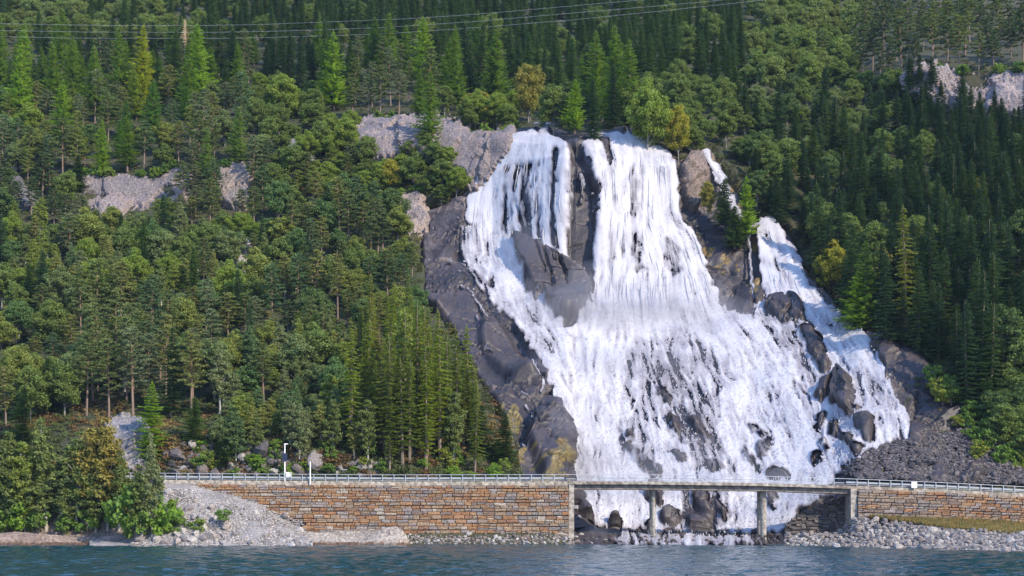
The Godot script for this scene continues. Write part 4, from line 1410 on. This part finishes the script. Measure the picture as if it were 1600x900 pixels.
# A coursed wall of hewn blocks from a to b; top(x) and foot(x) give its height. Blocks beyond the first 300 are joined.
func block_wall(called: String, label: String, a: Vector3, b: Vector3, top: Callable, foot: Callable, course: Vector2, width: Vector2, tints: Array, pick: Callable) -> void:
	var root := base(called, Vector3.ZERO)
	tag(root, label, "stone wall")
	var along_wall := (b - a)
	along_wall.y = 0
	var length := along_wall.length()
	var dir := along_wall / length
	var yaw := atan2(-dir.z, dir.x)
	var out := Vector3.UP.cross(dir) * -1.0
	if out.z < 0: out = -out
	var lowest := INF
	var highest := -INF
	for k in 21:
		lowest = minf(lowest, foot.call(k / 20.0))
		highest = maxf(highest, top.call(k / 20.0))
	var list := []
	var y := highest
	while y > lowest:
		var ch := rng.randf_range(course.x, course.y)
		var x := rng.randf_range(-1.0, 0.0)
		while x < length:
			var w := rng.randf_range(width.x, width.y)
			var u := clampf((x + w * 0.5) / length, 0, 1)
			var over: float = highest - top.call(u)
			var yc := y - over - ch * 0.5
			var x1 := minf(x + w, length)
			var x0 := maxf(x, 0.0)
			yc += sin(x * 0.21 + y * 3.0) * 0.05 + sin(x * 0.053) * 0.09
			if yc > foot.call(u) - ch * 0.5 and x1 - x0 > 0.25:
				if ch > 0.5 and rng.randf() < 0.22:
					var cut := rng.randf_range(0.4, 0.6)
					list.append([x0, x1, yc + ch * (1.0 - cut) * 0.5, ch * cut])
					list.append([x0, x1, yc - ch * cut * 0.5, ch * (1.0 - cut)])
				else: list.append([x0, x1, yc, ch])
			x += w
		y -= ch
	list.sort_custom(func(p, q): return (p[1] - p[0]) * p[3] > (q[1] - q[0]) * q[3])
	var rest := Soup.new()
	for k in list.size():
		var s: Array = list[k]
		var gap := rng.randf_range(0.05, 0.10)
		var size := Vector3(s[1] - s[0] - gap, s[3] * rng.randf_range(0.82, 0.98) - 0.02, 0.7)
		var at: Vector3 = a + dir * (s[0] + s[1]) * 0.5 + out * (rng.randf_range(-0.07, 0.07) + (highest - s[2]) * 0.05)
		at.y = s[2]
		var t := Transform3D(Basis(Vector3.UP, yaw) * Basis(Vector3.BACK, rng.randf_range(-0.02, 0.02)) * Basis.from_scale(size), at)
		var tint: int = pick.call((s[0] + s[1]) * 0.5 / length)
		if k < 300:
			var o := obj("stone", BLOCKS[rng.randi() % BLOCKS.size()], root, tints[tint])
			o.transform = t
		else:
			var src: PackedVector3Array = BLOCKS[rng.randi() % BLOCKS.size()].surface_get_arrays(0)[Mesh.ARRAY_VERTEX]
			var c: Color = tints[tint].albedo_color.srgb_to_linear()
			for q in range(0, src.size(), 3): rest.tri(t * src[q], t * src[q + 1], t * src[q + 2], c)
	if rest.v.size():
		var o := obj("filler_stones", rest.mesh(M.stone), root)
		o.set_meta("kind", "stuff")
	var core := Soup.new()
	var n := 24
	for k in n:
		var u0 := float(k) / n
		var u1 := float(k + 1) / n
		var p0 := a.lerp(b, u0) - out * 0.15
		var p1 := a.lerp(b, u1) - out * 0.15
		var f0: Vector3 = Vector3(p0.x, foot.call(u0) - 0.6, p0.z) + out * (highest - foot.call(u0)) * 0.05
		var f1: Vector3 = Vector3(p1.x, foot.call(u1) - 0.6, p1.z) + out * (highest - foot.call(u1)) * 0.05
		core.quad(f0, Vector3(p0.x, top.call(u0) - 0.05, p0.z), Vector3(p1.x, top.call(u1) - 0.05, p1.z), f1, Color(0.32, 0.23, 0.16))
	obj("core", core.mesh(M.soil), root)


# top of the kerb along the road
var KERB := [[100, 748.5], [270, 750.0], [600, 752.5], [890, 752.0], [1000, 752.0], [1190, 754.5], [1335, 759.0], [1450, 763.5], [1600, 771.0], [1800, 781.0]]
const ROAD_Z := 265.6
func kerb_y(x: float) -> float:
	var k := 1
	while k < KERB.size() - 1 and x > KERB[k][0]: k += 1
	var t: float = (x - KERB[k - 1][0]) / (KERB[k][0] - KERB[k - 1][0])
	return lerpf(KERB[k - 1][1], KERB[k][1], t)

func road_works() -> void:
	rng.seed = 99
	# road
	var s := Soup.new()
	var xs := range(100, 1801, 20)
	for k in xs.size() - 1:
		var a := spot(xs[k], kerb_y(xs[k]), ROAD_Z)
		var b := spot(xs[k + 1], kerb_y(xs[k + 1]), ROAD_Z)
		var dn := Vector3(0, -0.28, -0.1)
		s.quad(a + dn, a + dn + Vector3(0, 0, -8), b + dn + Vector3(0, 0, -8), b + dn, Color(0.05, 0.05, 0.052))
	var road := obj("road", s.mesh(M.soil))
	tag(road, "narrow asphalt road along the fjord behind the guard rail", "road", "", "structure")
	# concrete kerbs on the walls
	for seg: Array in [[255, 889, "pale concrete kerb along the top of the long stone wall"], [1338, 1780, "stained concrete kerb along the shorter stone wall"]]:
		var kb := Soup.new()
		var n := int((seg[1] - seg[0]) / 22.0)
		var root := base("kerb", Vector3.ZERO)
		tag(root, seg[2], "kerb")
		for k in n:
			var x0: float = lerpf(seg[0], seg[1], float(k) / n)
			var x1: float = lerpf(seg[0], seg[1], float(k + 1) / n)
			var a := spot(x0, kerb_y(x0), ROAD_Z)
			var b := spot(x1, kerb_y(x1), ROAD_Z)
			var h := 0.72 if x0 < 900 else (0.55 if x0 < 1400 else 0.8)
			var c := Color(0.46, 0.41, 0.33) * rng.randf_range(0.85, 1.1)
			if x0 > 700: c = c.lerp(Color(0.25, 0.2, 0.15), rng.randf() * 0.6)
			var q := Soup.new()
			_beam(q, a + Vector3(0.015, 0, 0), b - Vector3(0.015, 0, 0), h, 0.5, c)
			obj("kerb_block", q.mesh(M.concrete), root)
	guard_rail()
	bridge()

# a bar from a to b hanging h below the line, w deep behind it
func _beam(s: Soup, a: Vector3, b: Vector3, h: float, w: float, c: Color) -> void:
	var dn := Vector3(0, -h, 0)
	var bk := Vector3(0, 0, -w)
	s.quad(a + dn, a, b, b + dn, c)
	s.quad(b + bk + dn, b + bk, a + bk, a + bk + dn, c)
	s.quad(a, a + bk, b + bk, b, c)
	s.quad(a + dn + bk, a + dn, b + dn, b + dn + bk, c)
	s.quad(a + dn + bk, a + bk, a, a + dn, c)
	s.quad(b + dn, b, b + bk, b + dn + bk, c)

func guard_rail() -> void:
	for seg: Array in [[168, 884, "long galvanised guard rail on the kerb of the long stone wall"], [884, 1322, "open steel railing along the bridge"], [1322, 1780, "galvanised guard rail sloping down beyond the bridge"]]:
		var root := base("guard_rail", Vector3.ZERO)
		tag(root, seg[2], "guard rail", "guard rails along the road")
		var on_bridge: bool = seg[0] == 884
		var pitch := 17.6
		var n := int((seg[1] - seg[0]) / pitch)
		var top := Soup.new()
		var mid := Soup.new()
		var low := Soup.new()
		var zf := Vector3(0, 0, 0.02)
		for k in n + 1:
			var x0: float = lerpf(seg[0], seg[1], float(k) / n)
			var a := spot(x0, kerb_y(x0), ROAD_Z)
			var post := Soup.new()
			_beam(post, a + Vector3(-0.05, 1.17, -0.18), a + Vector3(0.05, 1.17, -0.18), 1.17, 0.12, Color.WHITE)
			obj("post", post.mesh(M.steel), root)
			if k == n: break
			var x1: float = lerpf(seg[0], seg[1], float(k + 1) / n)
			var b := spot(x1, kerb_y(x1), ROAD_Z)
			top.tube(a + Vector3(0, 1.2, -0.24), b + Vector3(0, 1.2, -0.24), 0.055, 0.055, 6, Color.WHITE)
			# corrugated beam on the road side
			var z := Vector3(0, 0, -0.36)
			var pr := [[0.78, 0.0], [0.70, -0.07], [0.62, 0.0], [0.54, -0.07], [0.46, 0.0]]
			if on_bridge: pr = [[0.56, 0.0], [0.50, -0.05], [0.44, 0.0]]
			for q in pr.size() - 1:
				var o0 := Vector3(0, pr[q][0], pr[q][1]) + z
				var o1 := Vector3(0, pr[q + 1][0], pr[q + 1][1]) + z
				mid.quad(a + o1, a + o0, b + o0, b + o1, Color.WHITE)
			low.tube(a + Vector3(0, 0.22, -0.24), b + Vector3(0, 0.22, -0.24), 0.04, 0.04, 5, Color.WHITE)
		obj("handrail", top.mesh(M.steel), root)
		obj("rail_beam", mid.mesh(M.steel), root)
		obj("lower_rail", low.mesh(M.steel), root)

func bridge() -> void:
	var root := base("road_bridge", Vector3.ZERO)
	tag(root, "low concrete road bridge crossing in front of the waterfall", "bridge")
	var n := 16
	for k in n:
		var x0 := lerpf(888, 1338, float(k) / n)
		var x1 := lerpf(888, 1338, float(k + 1) / n)
		var a := spot(x0, kerb_y(x0), ROAD_Z)
		var b := spot(x1, kerb_y(x1), ROAD_Z)
		var q := Soup.new()
		var c := Color(0.44, 0.40, 0.33) * rng.randf_range(0.88, 1.08)
		if k < 3 or k > 13: c = c.lerp(Color(0.22, 0.17, 0.13), rng.randf_range(0.2, 0.8))
		_beam(q, a + Vector3(0.01, 0, 0.12), b - Vector3(0.01, 0, -0.12), 0.55, 0.5, c)
		obj("edge_beam", q.mesh(M.concrete), root)
	var deck := Soup.new()
	var gird := Soup.new()
	for k in n:
		var x0 := lerpf(890, 1336, float(k) / n)
		var x1 := lerpf(890, 1336, float(k + 1) / n)
		var a := spot(x0, kerb_y(x0), ROAD_Z)
		var b := spot(x1, kerb_y(x1), ROAD_Z)
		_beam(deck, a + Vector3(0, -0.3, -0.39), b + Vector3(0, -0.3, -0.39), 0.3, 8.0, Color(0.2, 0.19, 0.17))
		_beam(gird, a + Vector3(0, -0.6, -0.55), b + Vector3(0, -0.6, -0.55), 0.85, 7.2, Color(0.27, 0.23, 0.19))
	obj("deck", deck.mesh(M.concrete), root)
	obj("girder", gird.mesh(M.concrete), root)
	for p: Array in [[1022.5, 0.36, 831], [1196, 0.56, 833]]:
		var top := spot(p[0], kerb_y(p[0]), ROAD_Z) + Vector3(0, -1.44, -2.2)
		var foot := spot(p[0], p[2], ROAD_Z + 2.2)
		var q := Soup.new()
		q.tube(Vector3(top.x, foot.y - 1.5, top.z), top, p[1], p[1], 18, Color(0.40, 0.37, 0.31))
		obj("pier", q.mesh(M.concrete), root)
		var q2 := Soup.new()
		q2.tube(Vector3(top.x, foot.y - 1.5, top.z - 3.6), top + Vector3(0, 0, -3.6), p[1], p[1], 18, Color(0.40, 0.37, 0.31))
		obj("pier", q2.mesh(M.concrete), root)
	for p: Array in [[889.0, 897.0, 833.0], [1329.5, 1339.0, 812.0]]:
		var a := spot(p[0], kerb_y(p[0]) + 5.2, ROAD_Z - 0.2)
		var b := spot(p[1], kerb_y(p[1]) + 5.2, ROAD_Z - 0.2)
		b.y = a.y
		var q := Soup.new()
		_beam(q, a, b, a.y - spot(p[0], p[2], ROAD_Z).y + 1.0, 8.2, Color(0.42, 0.38, 0.32))
		obj("abutment", q.mesh(M.concrete), root)

func walls() -> void:
	rng.seed = 7
	var pal := palette([Color(0.37, 0.19, 0.085), Color(0.42, 0.24, 0.12), Color(0.31, 0.17, 0.095), Color(0.38, 0.265, 0.165), Color(0.30, 0.26, 0.23), Color(0.50, 0.43, 0.34), Color(0.25, 0.22, 0.20), Color(0.33, 0.25, 0.18), Color(0.24, 0.17, 0.13), Color(0.36, 0.30, 0.27)])
	var z := ROAD_Z - 0.15
	var a := spot(268, 760, z)
	var b := spot(888.5, 760, z)
	var top := func(u: float) -> float: return spot(lerpf(268, 888.5, u), kerb_y(lerpf(268, 888.5, u)), ROAD_Z).y - 0.74
	var hidden := [[268, 754], [300, 764], [350, 778], [400, 790], [440, 800], [475, 812], [485, 830], [640, 834], [889, 836]]
	var foot := func(u: float) -> float:
		var x := lerpf(268, 888.5, u)
		var k := 1
		while k < hidden.size() - 1 and x > hidden[k][0]: k += 1
		return spot(x, lerpf(hidden[k - 1][1], hidden[k][1], clampf((x - hidden[k - 1][0]) / float(hidden[k][0] - hidden[k - 1][0]), 0, 1)) + 3, z).y
	var pick := func(u: float) -> int:
		var r := rng.randf()
		if r < 0.62 - 0.25 * u: return rng.randi() % 4
		return 3 + rng.randi() % 7
	block_wall("stone_wall", "long orange brown block wall carrying the road to the bridge", a, b, top, foot, Vector2(0.44, 0.72), Vector2(0.7, 2.3), pal, pick)
	a = spot(1339.5, 760, z)
	b = spot(1760, 760, z)
	top = func(u: float) -> float: return spot(lerpf(1339.5, 1760, u), kerb_y(lerpf(1339.5, 1760, u)), ROAD_Z).y - 0.6
	foot = func(u: float) -> float: return spot(lerpf(1339.5, 1760, u), lerpf(808, 838, u), z).y
	pick = func(u: float) -> int:
		var r := rng.randf()
		if r < 0.2 + u: return [0, 1, 2, 3, 7][rng.randi() % 5]
		return [4, 6, 7, 8, 8, 9][rng.randi() % 6]
	block_wall("stone_wall", "shorter greyish brown block wall beyond the bridge", a, b, top, foot, Vector2(0.42, 0.66), Vector2(0.9, 2.6), pal, pick)
	# dry wing wall under the bridge
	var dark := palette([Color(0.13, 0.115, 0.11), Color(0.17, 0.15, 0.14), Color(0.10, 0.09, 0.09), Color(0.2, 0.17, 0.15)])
	var dz := 270.5
	a = spot(1226, 800, dz)
	b = spot(1330, 800, dz)
	top = func(u: float) -> float: return spot(1226, lerpf(828, 772, pow(u, 0.55)), dz).y
	foot = func(_u: float) -> float: return spot(1226, 836, dz).y
	pick = func(_u: float) -> int: return rng.randi() % 4
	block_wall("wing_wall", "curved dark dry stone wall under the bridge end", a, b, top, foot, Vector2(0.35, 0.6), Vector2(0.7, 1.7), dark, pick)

# loose stones strewn over an outline on a surface
func strew(called: String, label: String, category: String, area: PackedVector2Array, at: Callable, singles: int, size: Vector2, small: int, small_size: Vector2, cols: Array, floor_col: Color) -> void:
	var root := base(called, Vector3.ZERO)
	tag(root, label, category)
	var lo := Vector2(INF, INF)
	var hi := Vector2(-INF, -INF)
	for s in area:
		lo = lo.min(s); hi = hi.max(s)
	var pal := palette(cols)
	var done: Array[Vector3] = []
	var tries := 0
	while done.size() < singles and tries < singles * 40:
		tries += 1
		var p := Vector2(rng.randf_range(lo.x, hi.x), rng.randf_range(lo.y, hi.y))
		if not Geometry2D.is_point_in_polygon(p, area): continue
		var r := lerpf(size.x, size.y, pow(rng.randf(), 2.0))
		var q: Vector3 = at.call(p.x, p.y)
		var ok := true
		for o in done:
			var rp := (r + o.z) * 0.72 * F / 262.0
			if Vector2(o.x, o.y).distance_squared_to(p) < rp * rp * 0.8: ok = false; break
		if not ok: continue
		done.append(Vector3(p.x, p.y, r))
		var o := obj("stone", LUMPS[rng.randi() % LUMPS.size()], root, pal[rng.randi() % pal.size()])
		o.transform = Transform3D(Basis.from_euler(Vector3(rng.randf() * 6, rng.randf() * 6, rng.randf() * 6)) * Basis.from_scale(Vector3(r * rng.randf_range(0.9, 1.35), r * rng.randf_range(0.6, 0.9), r)), q + Vector3(0, r * 0.1, 0))
	var places: Array[Transform3D] = []
	var tint: Array[Color] = []
	tries = 0
	while places.size() < small and tries < small * 20:
		tries += 1
		var p := Vector2(rng.randf_range(lo.x, hi.x), rng.randf_range(lo.y, hi.y))
		if not Geometry2D.is_point_in_polygon(p, area): continue
		var r := lerpf(small_size.x, small_size.y, pow(rng.randf(), 1.7))
		places.append(Transform3D(Basis.from_euler(Vector3(rng.randf() * 6, rng.randf() * 6, rng.randf() * 6)).scaled(Vector3(r * 1.2, r * 0.75, r)), at.call(p.x, p.y)))
		tint.append(vary(cols[rng.randi() % cols.size()], 0.2))
	if small: scatter("rubble", LUMPS[3], places, tint, "", "", root)

func shore() -> void:
	rng.seed = 17
	var pale := [Color(0.42, 0.39, 0.36), Color(0.34, 0.31, 0.29), Color(0.5, 0.47, 0.43), Color(0.38, 0.33, 0.29), Color(0.26, 0.23, 0.22)]
	var brown := [Color(0.2, 0.17, 0.15), Color(0.14, 0.12, 0.11), Color(0.28, 0.24, 0.21), Color(0.24, 0.18, 0.14)]
	# gravel bank that leans on the wall
	var bank := Grid.new(140, 752, 486, 856, 3)
	bank.p.resize(bank.w * bank.h)
	var top_at := func(x: float) -> float:
		if x < 255: return lerpf(842, 757, clampf((x - 205) / 50.0, 0, 1))
		if x < 290: return 757.0
		if x < 400: return lerpf(757, 787, (x - 290) / 110.0)
		return lerpf(787, 838, (x - 400) / 86.0)
	var bank_at := func(x: float, y: float) -> Vector3:
		var t0: float = top_at.call(x)
		var u := clampf((y - t0) / (850.0 - t0), -0.1, 1.1)
		var q := spot(x, y, lerpf(ROAD_Z - 0.9, 253.5, pow(maxf(u, 0.0), 0.9)))
		return q
	var col := PackedColorArray()
	col.resize(bank.w * bank.h)
	var keep := PackedByteArray()
	keep.resize(bank.w * bank.h)
	for j in bank.h:
		for i in bank.w:
			var x := bank.x0 + i * bank.step
			var y := bank.y0 + j * bank.step
			var q: Vector3 = bank_at.call(x, y)
			q.y += n_fine.get_noise_3dv(q) * 0.4
			bank.p[j * bank.w + i] = q
			col[j * bank.w + i] = Color(0.30, 0.28, 0.26) * (1.0 + n_tone.get_noise_3dv(q * 4.0) * 0.5)
			keep[j * bank.w + i] = 1 if y > top_at.call(x) - 4 else 0
	var o := obj("gravel_bank", sheet(bank, col, keep, 1, M.stone, bank.normals()))
	tag(o, "grey gravel slope spilling past the end of the long wall", "gravel bank", "", "structure")
	strew("gravel_slope", "pale boulders and gravel on the slope under the guard rail", "stones", poly([250, 760, 300, 764, 400, 790, 470, 814, 490, 846, 486, 855, 300, 856, 200, 855, 205, 846, 240, 830]), bank_at, 60, Vector2(0.3, 0.95), 6500, Vector2(0.10, 0.27), pale, pale[0])
	strew("shore_boulders", "large pale boulders tumbled beside the birches at the waterline", "boulders", poly([205, 822, 245, 800, 300, 796, 335, 812, 330, 848, 240, 850, 205, 846]), bank_at, 34, Vector2(0.7, 1.5), 0, Vector2(0.2, 0.3), pale, pale[0])
	strew("shore_rubble", "pale and dark stones heaped at the foot of the long wall", "stones", poly([560, 832, 640, 829, 760, 832, 890, 833, 925, 834, 950, 840, 948, 851, 700, 850, 560, 850]), func(x, y): return ground(x, y), 170, Vector2(0.3, 0.62), 900, Vector2(0.14, 0.3), pale + brown, pale[0])
	var cut := [Color(0.15, 0.13, 0.125), Color(0.10, 0.09, 0.088), Color(0.24, 0.215, 0.2), Color(0.36, 0.33, 0.30), Color(0.18, 0.15, 0.13)]
	strew("rock_cutting", "broken dark and pale rock cutting along the road", "rock cutting", poly([262, 708, 290, 692, 340, 698, 384, 694, 430, 706, 492, 716, 500, 742, 262, 744]), func(x, y): return ground(x, y), 60, Vector2(0.9, 2.5), 300, Vector2(0.25, 0.6), cut, cut[0])
	strew("roadside_rocks", "small pale jagged rocks in the heather above the road", "rocks", poly([520, 730, 560, 722, 596, 722, 600, 744, 520, 746]), func(x, y): return ground(x, y), 14, Vector2(0.6, 1.6), 60, Vector2(0.2, 0.5), [Color(0.34, 0.31, 0.28), Color(0.2, 0.18, 0.165)], cut[0])
	strew("riprap_bank", "bank of grey riprap stones below the shorter wall", "riprap", poly([1226, 836, 1262, 822, 1330, 808, 1400, 816, 1480, 828, 1640, 836, 1640, 866, 1400, 859, 1226, 855]), func(x, y): return ground(x, y), 290, Vector2(0.45, 0.95), 2200, Vector2(0.16, 0.42), [Color(0.24, 0.22, 0.21), Color(0.32, 0.29, 0.27), Color(0.18, 0.16, 0.16), Color(0.42, 0.39, 0.35), Color(0.28, 0.24, 0.21)], pale[0])
	strew("weir_rocks", "dark wet stones in the white outflow before the bridge", "stones", poly([900, 833, 1000, 830, 1200, 832, 1235, 846, 1190, 852, 1000, 850, 920, 850]), func(x, y): return ground(x, y) + Vector3(0, 0.1, 0.5), 120, Vector2(0.3, 0.8), 300, Vector2(0.14, 0.3), [Color(0.06, 0.05, 0.05), Color(0.09, 0.07, 0.065)], pale[0])
	var scree := [Color(0.085, 0.078, 0.08), Color(0.115, 0.10, 0.10), Color(0.07, 0.062, 0.066), Color(0.16, 0.14, 0.135)]
	strew("scree_slope", "dark scree heap between the falls and the shaded wood", "scree", poly([1312, 742, 1345, 715, 1380, 698, 1430, 688, 1480, 680, 1520, 670, 1560, 690, 1600, 715, 1620, 762, 1440, 756, 1340, 752]), func(x, y): return ground(x, y) + Vector3(0, 0.5, 0.8), 110, Vector2(0.4, 0.95), 4500, Vector2(0.18, 0.5), scree, scree[0])
	# smooth ice-worn slabs at the waterline
	for sl: Array in [[poly([-60, 852, -60, 834, 0, 832, 60, 828, 110, 836, 160, 834, 200, 828, 240, 828, 252, 838, 250, 850, 120, 854, 0, 856]), Color(0.30, 0.22, 0.17), "smooth reddish brown rock shelf under the birches"], [poly([470, 836, 510, 826, 560, 824, 620, 826, 640, 838, 630, 848, 560, 851, 480, 850]), Color(0.38, 0.33, 0.27), "pale smooth rock shelf at the foot of the long wall"]]:
		var q: PackedVector2Array = sl[0]
		var lo := Vector2(INF, INF)
		var hi := Vector2(-INF, -INF)
		for s in q:
			lo = lo.min(s); hi = hi.max(s)
		var g := Grid.new(lo.x - 6, lo.y - 6, hi.x + 6, hi.y + 6, 1.5)
		g.fill(0.0)
		g.paint(q, 1.0)
		g.blur(2)
		g.p.resize(g.w * g.h)
		var gc := PackedColorArray()
		gc.resize(g.w * g.h)
		var gk := PackedByteArray()
		gk.resize(g.w * g.h)
		for j in g.h:
			for i in g.w:
				var k := j * g.w + i
				var x := g.x0 + i * g.step
				var y := g.y0 + j * g.step
				var p := spot(x, y, lerpf(257.5, 263.5, clampf((854 - y) / 26.0, 0, 1)))
				p.y += n_tone.get_noise_3dv(p * Vector3(1.2, 1, 3)) * 0.9 + n_crack.get_noise_3dv(p) * 0.35 - 1.6 * (1.0 - smoothstep(0.1, 0.8, g.a[k]))
				g.p[k] = p
				var t := n_tone.get_noise_3dv(p * 3.0)
				var c: Color = sl[1] * (1.0 + 0.5 * t)
				if p.y < 0.55: c = Color(0.13, 0.075, 0.04)
				gc[k] = c
				gk[k] = 1 if g.a[k] > 0.04 else 0
		var so := obj("rock_shelf", sheet(g, gc, gk, 1, M.dry, g.normals()))
		tag(so, sl[2], "rock shelf", "", "structure")
	var grass := Soup.new()
	for k in 16:
		var az := rng.randf() * TAU
		var b := Vector3(cos(az), 0, sin(az)) * rng.randf() * 0.35
		var lean := Vector3(rng.randfn(), 0, rng.randfn()) * 0.12
		var w := Vector3(-sin(az), 0, cos(az)) * 0.04
		grass.tri(b - w, b + lean + Vector3(0, rng.randf_range(0.3, 0.65), 0), b + w, vary(Color(1, 1, 1), 0.25))
	var places: Array[Transform3D] = []
	var tint: Array[Color] = []
	var strip := poly([1350, 808, 1600, 817, 1640, 820, 1640, 836, 1560, 834, 1480, 826, 1420, 817])
	while places.size() < 1900:
		var x := rng.randf_range(1350, 1640)
		var y := rng.randf_range(806, 840)
		if not inside(x, y, strip): continue
		var z := rng.randf_range(0.7, 1.5)
		places.append(Transform3D(Basis(Vector3.UP, rng.randf() * TAU).scaled(Vector3(z, z, z)), ground(x, y)))
		tint.append(vary(Color(0.26, 0.19, 0.06) if rng.randf() < 0.7 else Color(0.14, 0.14, 0.05), 0.2))
	scatter("grass", grass.mesh(leafy(Color(1, 1, 1), 0.3)), places, tint, "strip of dry yellow grass along the foot of the shorter wall", "grass")

func fjord() -> void:
	var s := Soup.new()
	var water := StandardMaterial3D.new()
	water.albedo_color = Color(0.004, 0.036, 0.050).linear_to_srgb()
	water.roughness = 0.08
	water.metallic_specular = 0.32
	water.normal_enabled = true
	var nt := NoiseTexture2D.new()
	nt.width = 1024; nt.height = 1024
	nt.seamless = true
	nt.noise = noise(0.012, 61, 5)
	nt.as_normal_map = true
	nt.bump_strength = 6.0
	water.normal_texture = nt
	water.normal_scale = 1.0
	water.uv1_triplanar = true
	water.uv1_world_triplanar = true
	water.uv1_scale = Vector3.ONE * 0.045
	var g := Grid.new(0, 0, 320, 300, 1)
	g.p.resize(g.w * g.h)
	var swell := noise(0.2, 62, 3)
	var col := PackedColorArray()
	col.resize(g.w * g.h)
	for j in g.h:
		for i in g.w:
			var x := lerpf(-125, 125, i / 320.0)
			var z := lerpf(-285, -105, j / 300.0)
			g.p[j * g.w + i] = Vector3(x, swell.get_noise_2d(x * 0.8, z * 1.3) * 0.30, z)
			col[j * g.w + i] = Color.WHITE
	var keep := PackedByteArray()
	keep.resize(g.w * g.h)
	var o := obj("water", sheet(g, col, keep, 0, water, g.normals()))
	tag(o, "deep blue green rippled fjord water", "water", "", "structure")
	s.quad(Vector3(-1500, -0.3, 1200), Vector3(-1500, -0.3, -300), Vector3(1500, -0.3, -300), Vector3(1500, -0.3, 1200), Color.WHITE)
	obj("open_water", s.mesh(water), o)

func small_things() -> void:
	rng.seed = 5
	# pole with a dark panel
	var z := ROAD_Z + 8.6
	var foot := spot(445, 744, z)
	var h := 47.0 / F * z
	var r := base("lamp_post", foot)
	tag(r, "slim white roadside post with a dark blue panel and short arm", "post")
	var q := Soup.new()
	q.tube(Vector3(0, -1.2, 0), Vector3(0, h + 0.4, 0), 0.13, 0.11, 10, Color.WHITE)
	obj("pole", q.mesh(M.white), r)
	q = Soup.new()
	q.box(Vector3(-0.1, h + 0.3, -0.1), Vector3(0.55, h + 0.48, 0.1), Color.WHITE)
	obj("arm", q.mesh(M.white), r)
	q = Soup.new()
	q.box(Vector3(-0.5, h * 0.5, 0.14), Vector3(0.5, h * 0.5 + 1.45, 0.22), Color.WHITE)
	obj("panel", q.mesh(plain(Color(0.012, 0.018, 0.045), 0.35)), r)
	q = Soup.new()
	q.box(Vector3(0.25, -0.2, -0.3), Vector3(1.25, 0.75, 0.3), Color.WHITE)
	var cab := obj("cabinet", q.mesh(M.white))
	cab.position = foot
	tag(cab, "low white cabinet beside the post with the panel", "cabinet")
	foot = spot(484.7, 757.5, ROAD_Z - 0.25)
	q = Soup.new()
	q.tube(Vector3.ZERO, Vector3(0, 36.0 / F * ROAD_Z, 0), 0.12, 0.1, 10, Color.WHITE)
	r = base("marker_post", foot)
	obj("pole", q.mesh(M.white), r)
	q = Soup.new()
	q.box(Vector3(-0.16, -0.1, -0.1), Vector3(0.16, 0.25, 0.17), Color.WHITE)
	obj("bracket", q.mesh(M.steel), r)
	tag(r, "plain white post fixed to the kerb of the long wall", "post")
	foot = spot(1428.5, 763, ROAD_Z - 0.4)
	r = base("road_sign", foot)
	q = Soup.new()
	q.box(Vector3(-0.5, 0.1, 0), Vector3(0.5, 1.15, 0.06), Color.WHITE)
	obj("board", q.mesh(M.white), r)
	q = Soup.new()
	q.tube(Vector3(0, -0.3, -0.05), Vector3(0, 1.1, -0.05), 0.05, 0.05, 8, Color.WHITE)
	obj("pole", q.mesh(M.steel), r)
	tag(r, "small square white board on the guard rail beyond the bridge", "sign")
	# power lines
	var lines := [[[-300, 30], [0, 37], [180, 40], [300, 40], [400, 38.5], [520, 34], [640, 29], [720, 24], [800, 17.5], [1000, 0], [1300, -30]], [[-300, 41], [0, 47.5], [130, 50], [330, 50.5], [440, 48.5], [600, 43], [750, 33], [875, 22], [960, 15], [1100, 3], [1400, -28]], [[-300, 51], [0, 57], [105, 59.5], [340, 60], [420, 58.5], [600, 53], [760, 42], [900, 30.5], [1025, 18], [1190, 0.5], [1500, -35]]]
	for k in 3:
		var w := Soup.new()
		for i in lines[k].size() - 1:
			var a: Array = lines[k][i]
			var b: Array = lines[k][i + 1]
			w.tube(spot(a[0], a[1], 476 - k * 2), spot(b[0], b[1], 476 - k * 2), 0.024, 0.024, 5, Color.WHITE)
		var o := obj("power_line", w.mesh(plain(Color(0.5, 0.52, 0.54), 0.5, 0.2)))
		tag(o, ["topmost power cable strung above the larches", "middle power cable strung above the larches", "lowest power cable strung above the larches"][k], "cable", "power cables")


func _ready() -> void:
	var t0 := Time.get_ticks_msec()
	daylight()
	make_materials()
	hillside()
	rock_face()
	for k in CLIFFS.size():
		outcrop(CLIFFS[k], [Color(0.27, 0.22, 0.20), Color(0.30, 0.24, 0.20), Color(0.26, 0.21, 0.19), Color(0.34, 0.27, 0.23), Color(0.36, 0.32, 0.3), Color(0.28, 0.25, 0.24), Color(0.14, 0.13, 0.13), Color(0.33, 0.27, 0.25), Color(0.30, 0.27, 0.25), Color(0.20, 0.15, 0.12)][k], k)
	print("rock ", Time.get_ticks_msec() - t0)
	waterfall()
	print("water ", Time.get_ticks_msec() - t0)
	fjord()
	make_stones()
	road_works()
	walls()
	shore()
	print("works ", Time.get_ticks_msec() - t0)
	make_trees()
	print("kinds ", Time.get_ticks_msec() - t0)
	chosen_trees()
	forest()
	undergrowth()
	small_things()
	print("done ", Time.get_ticks_msec() - t0)
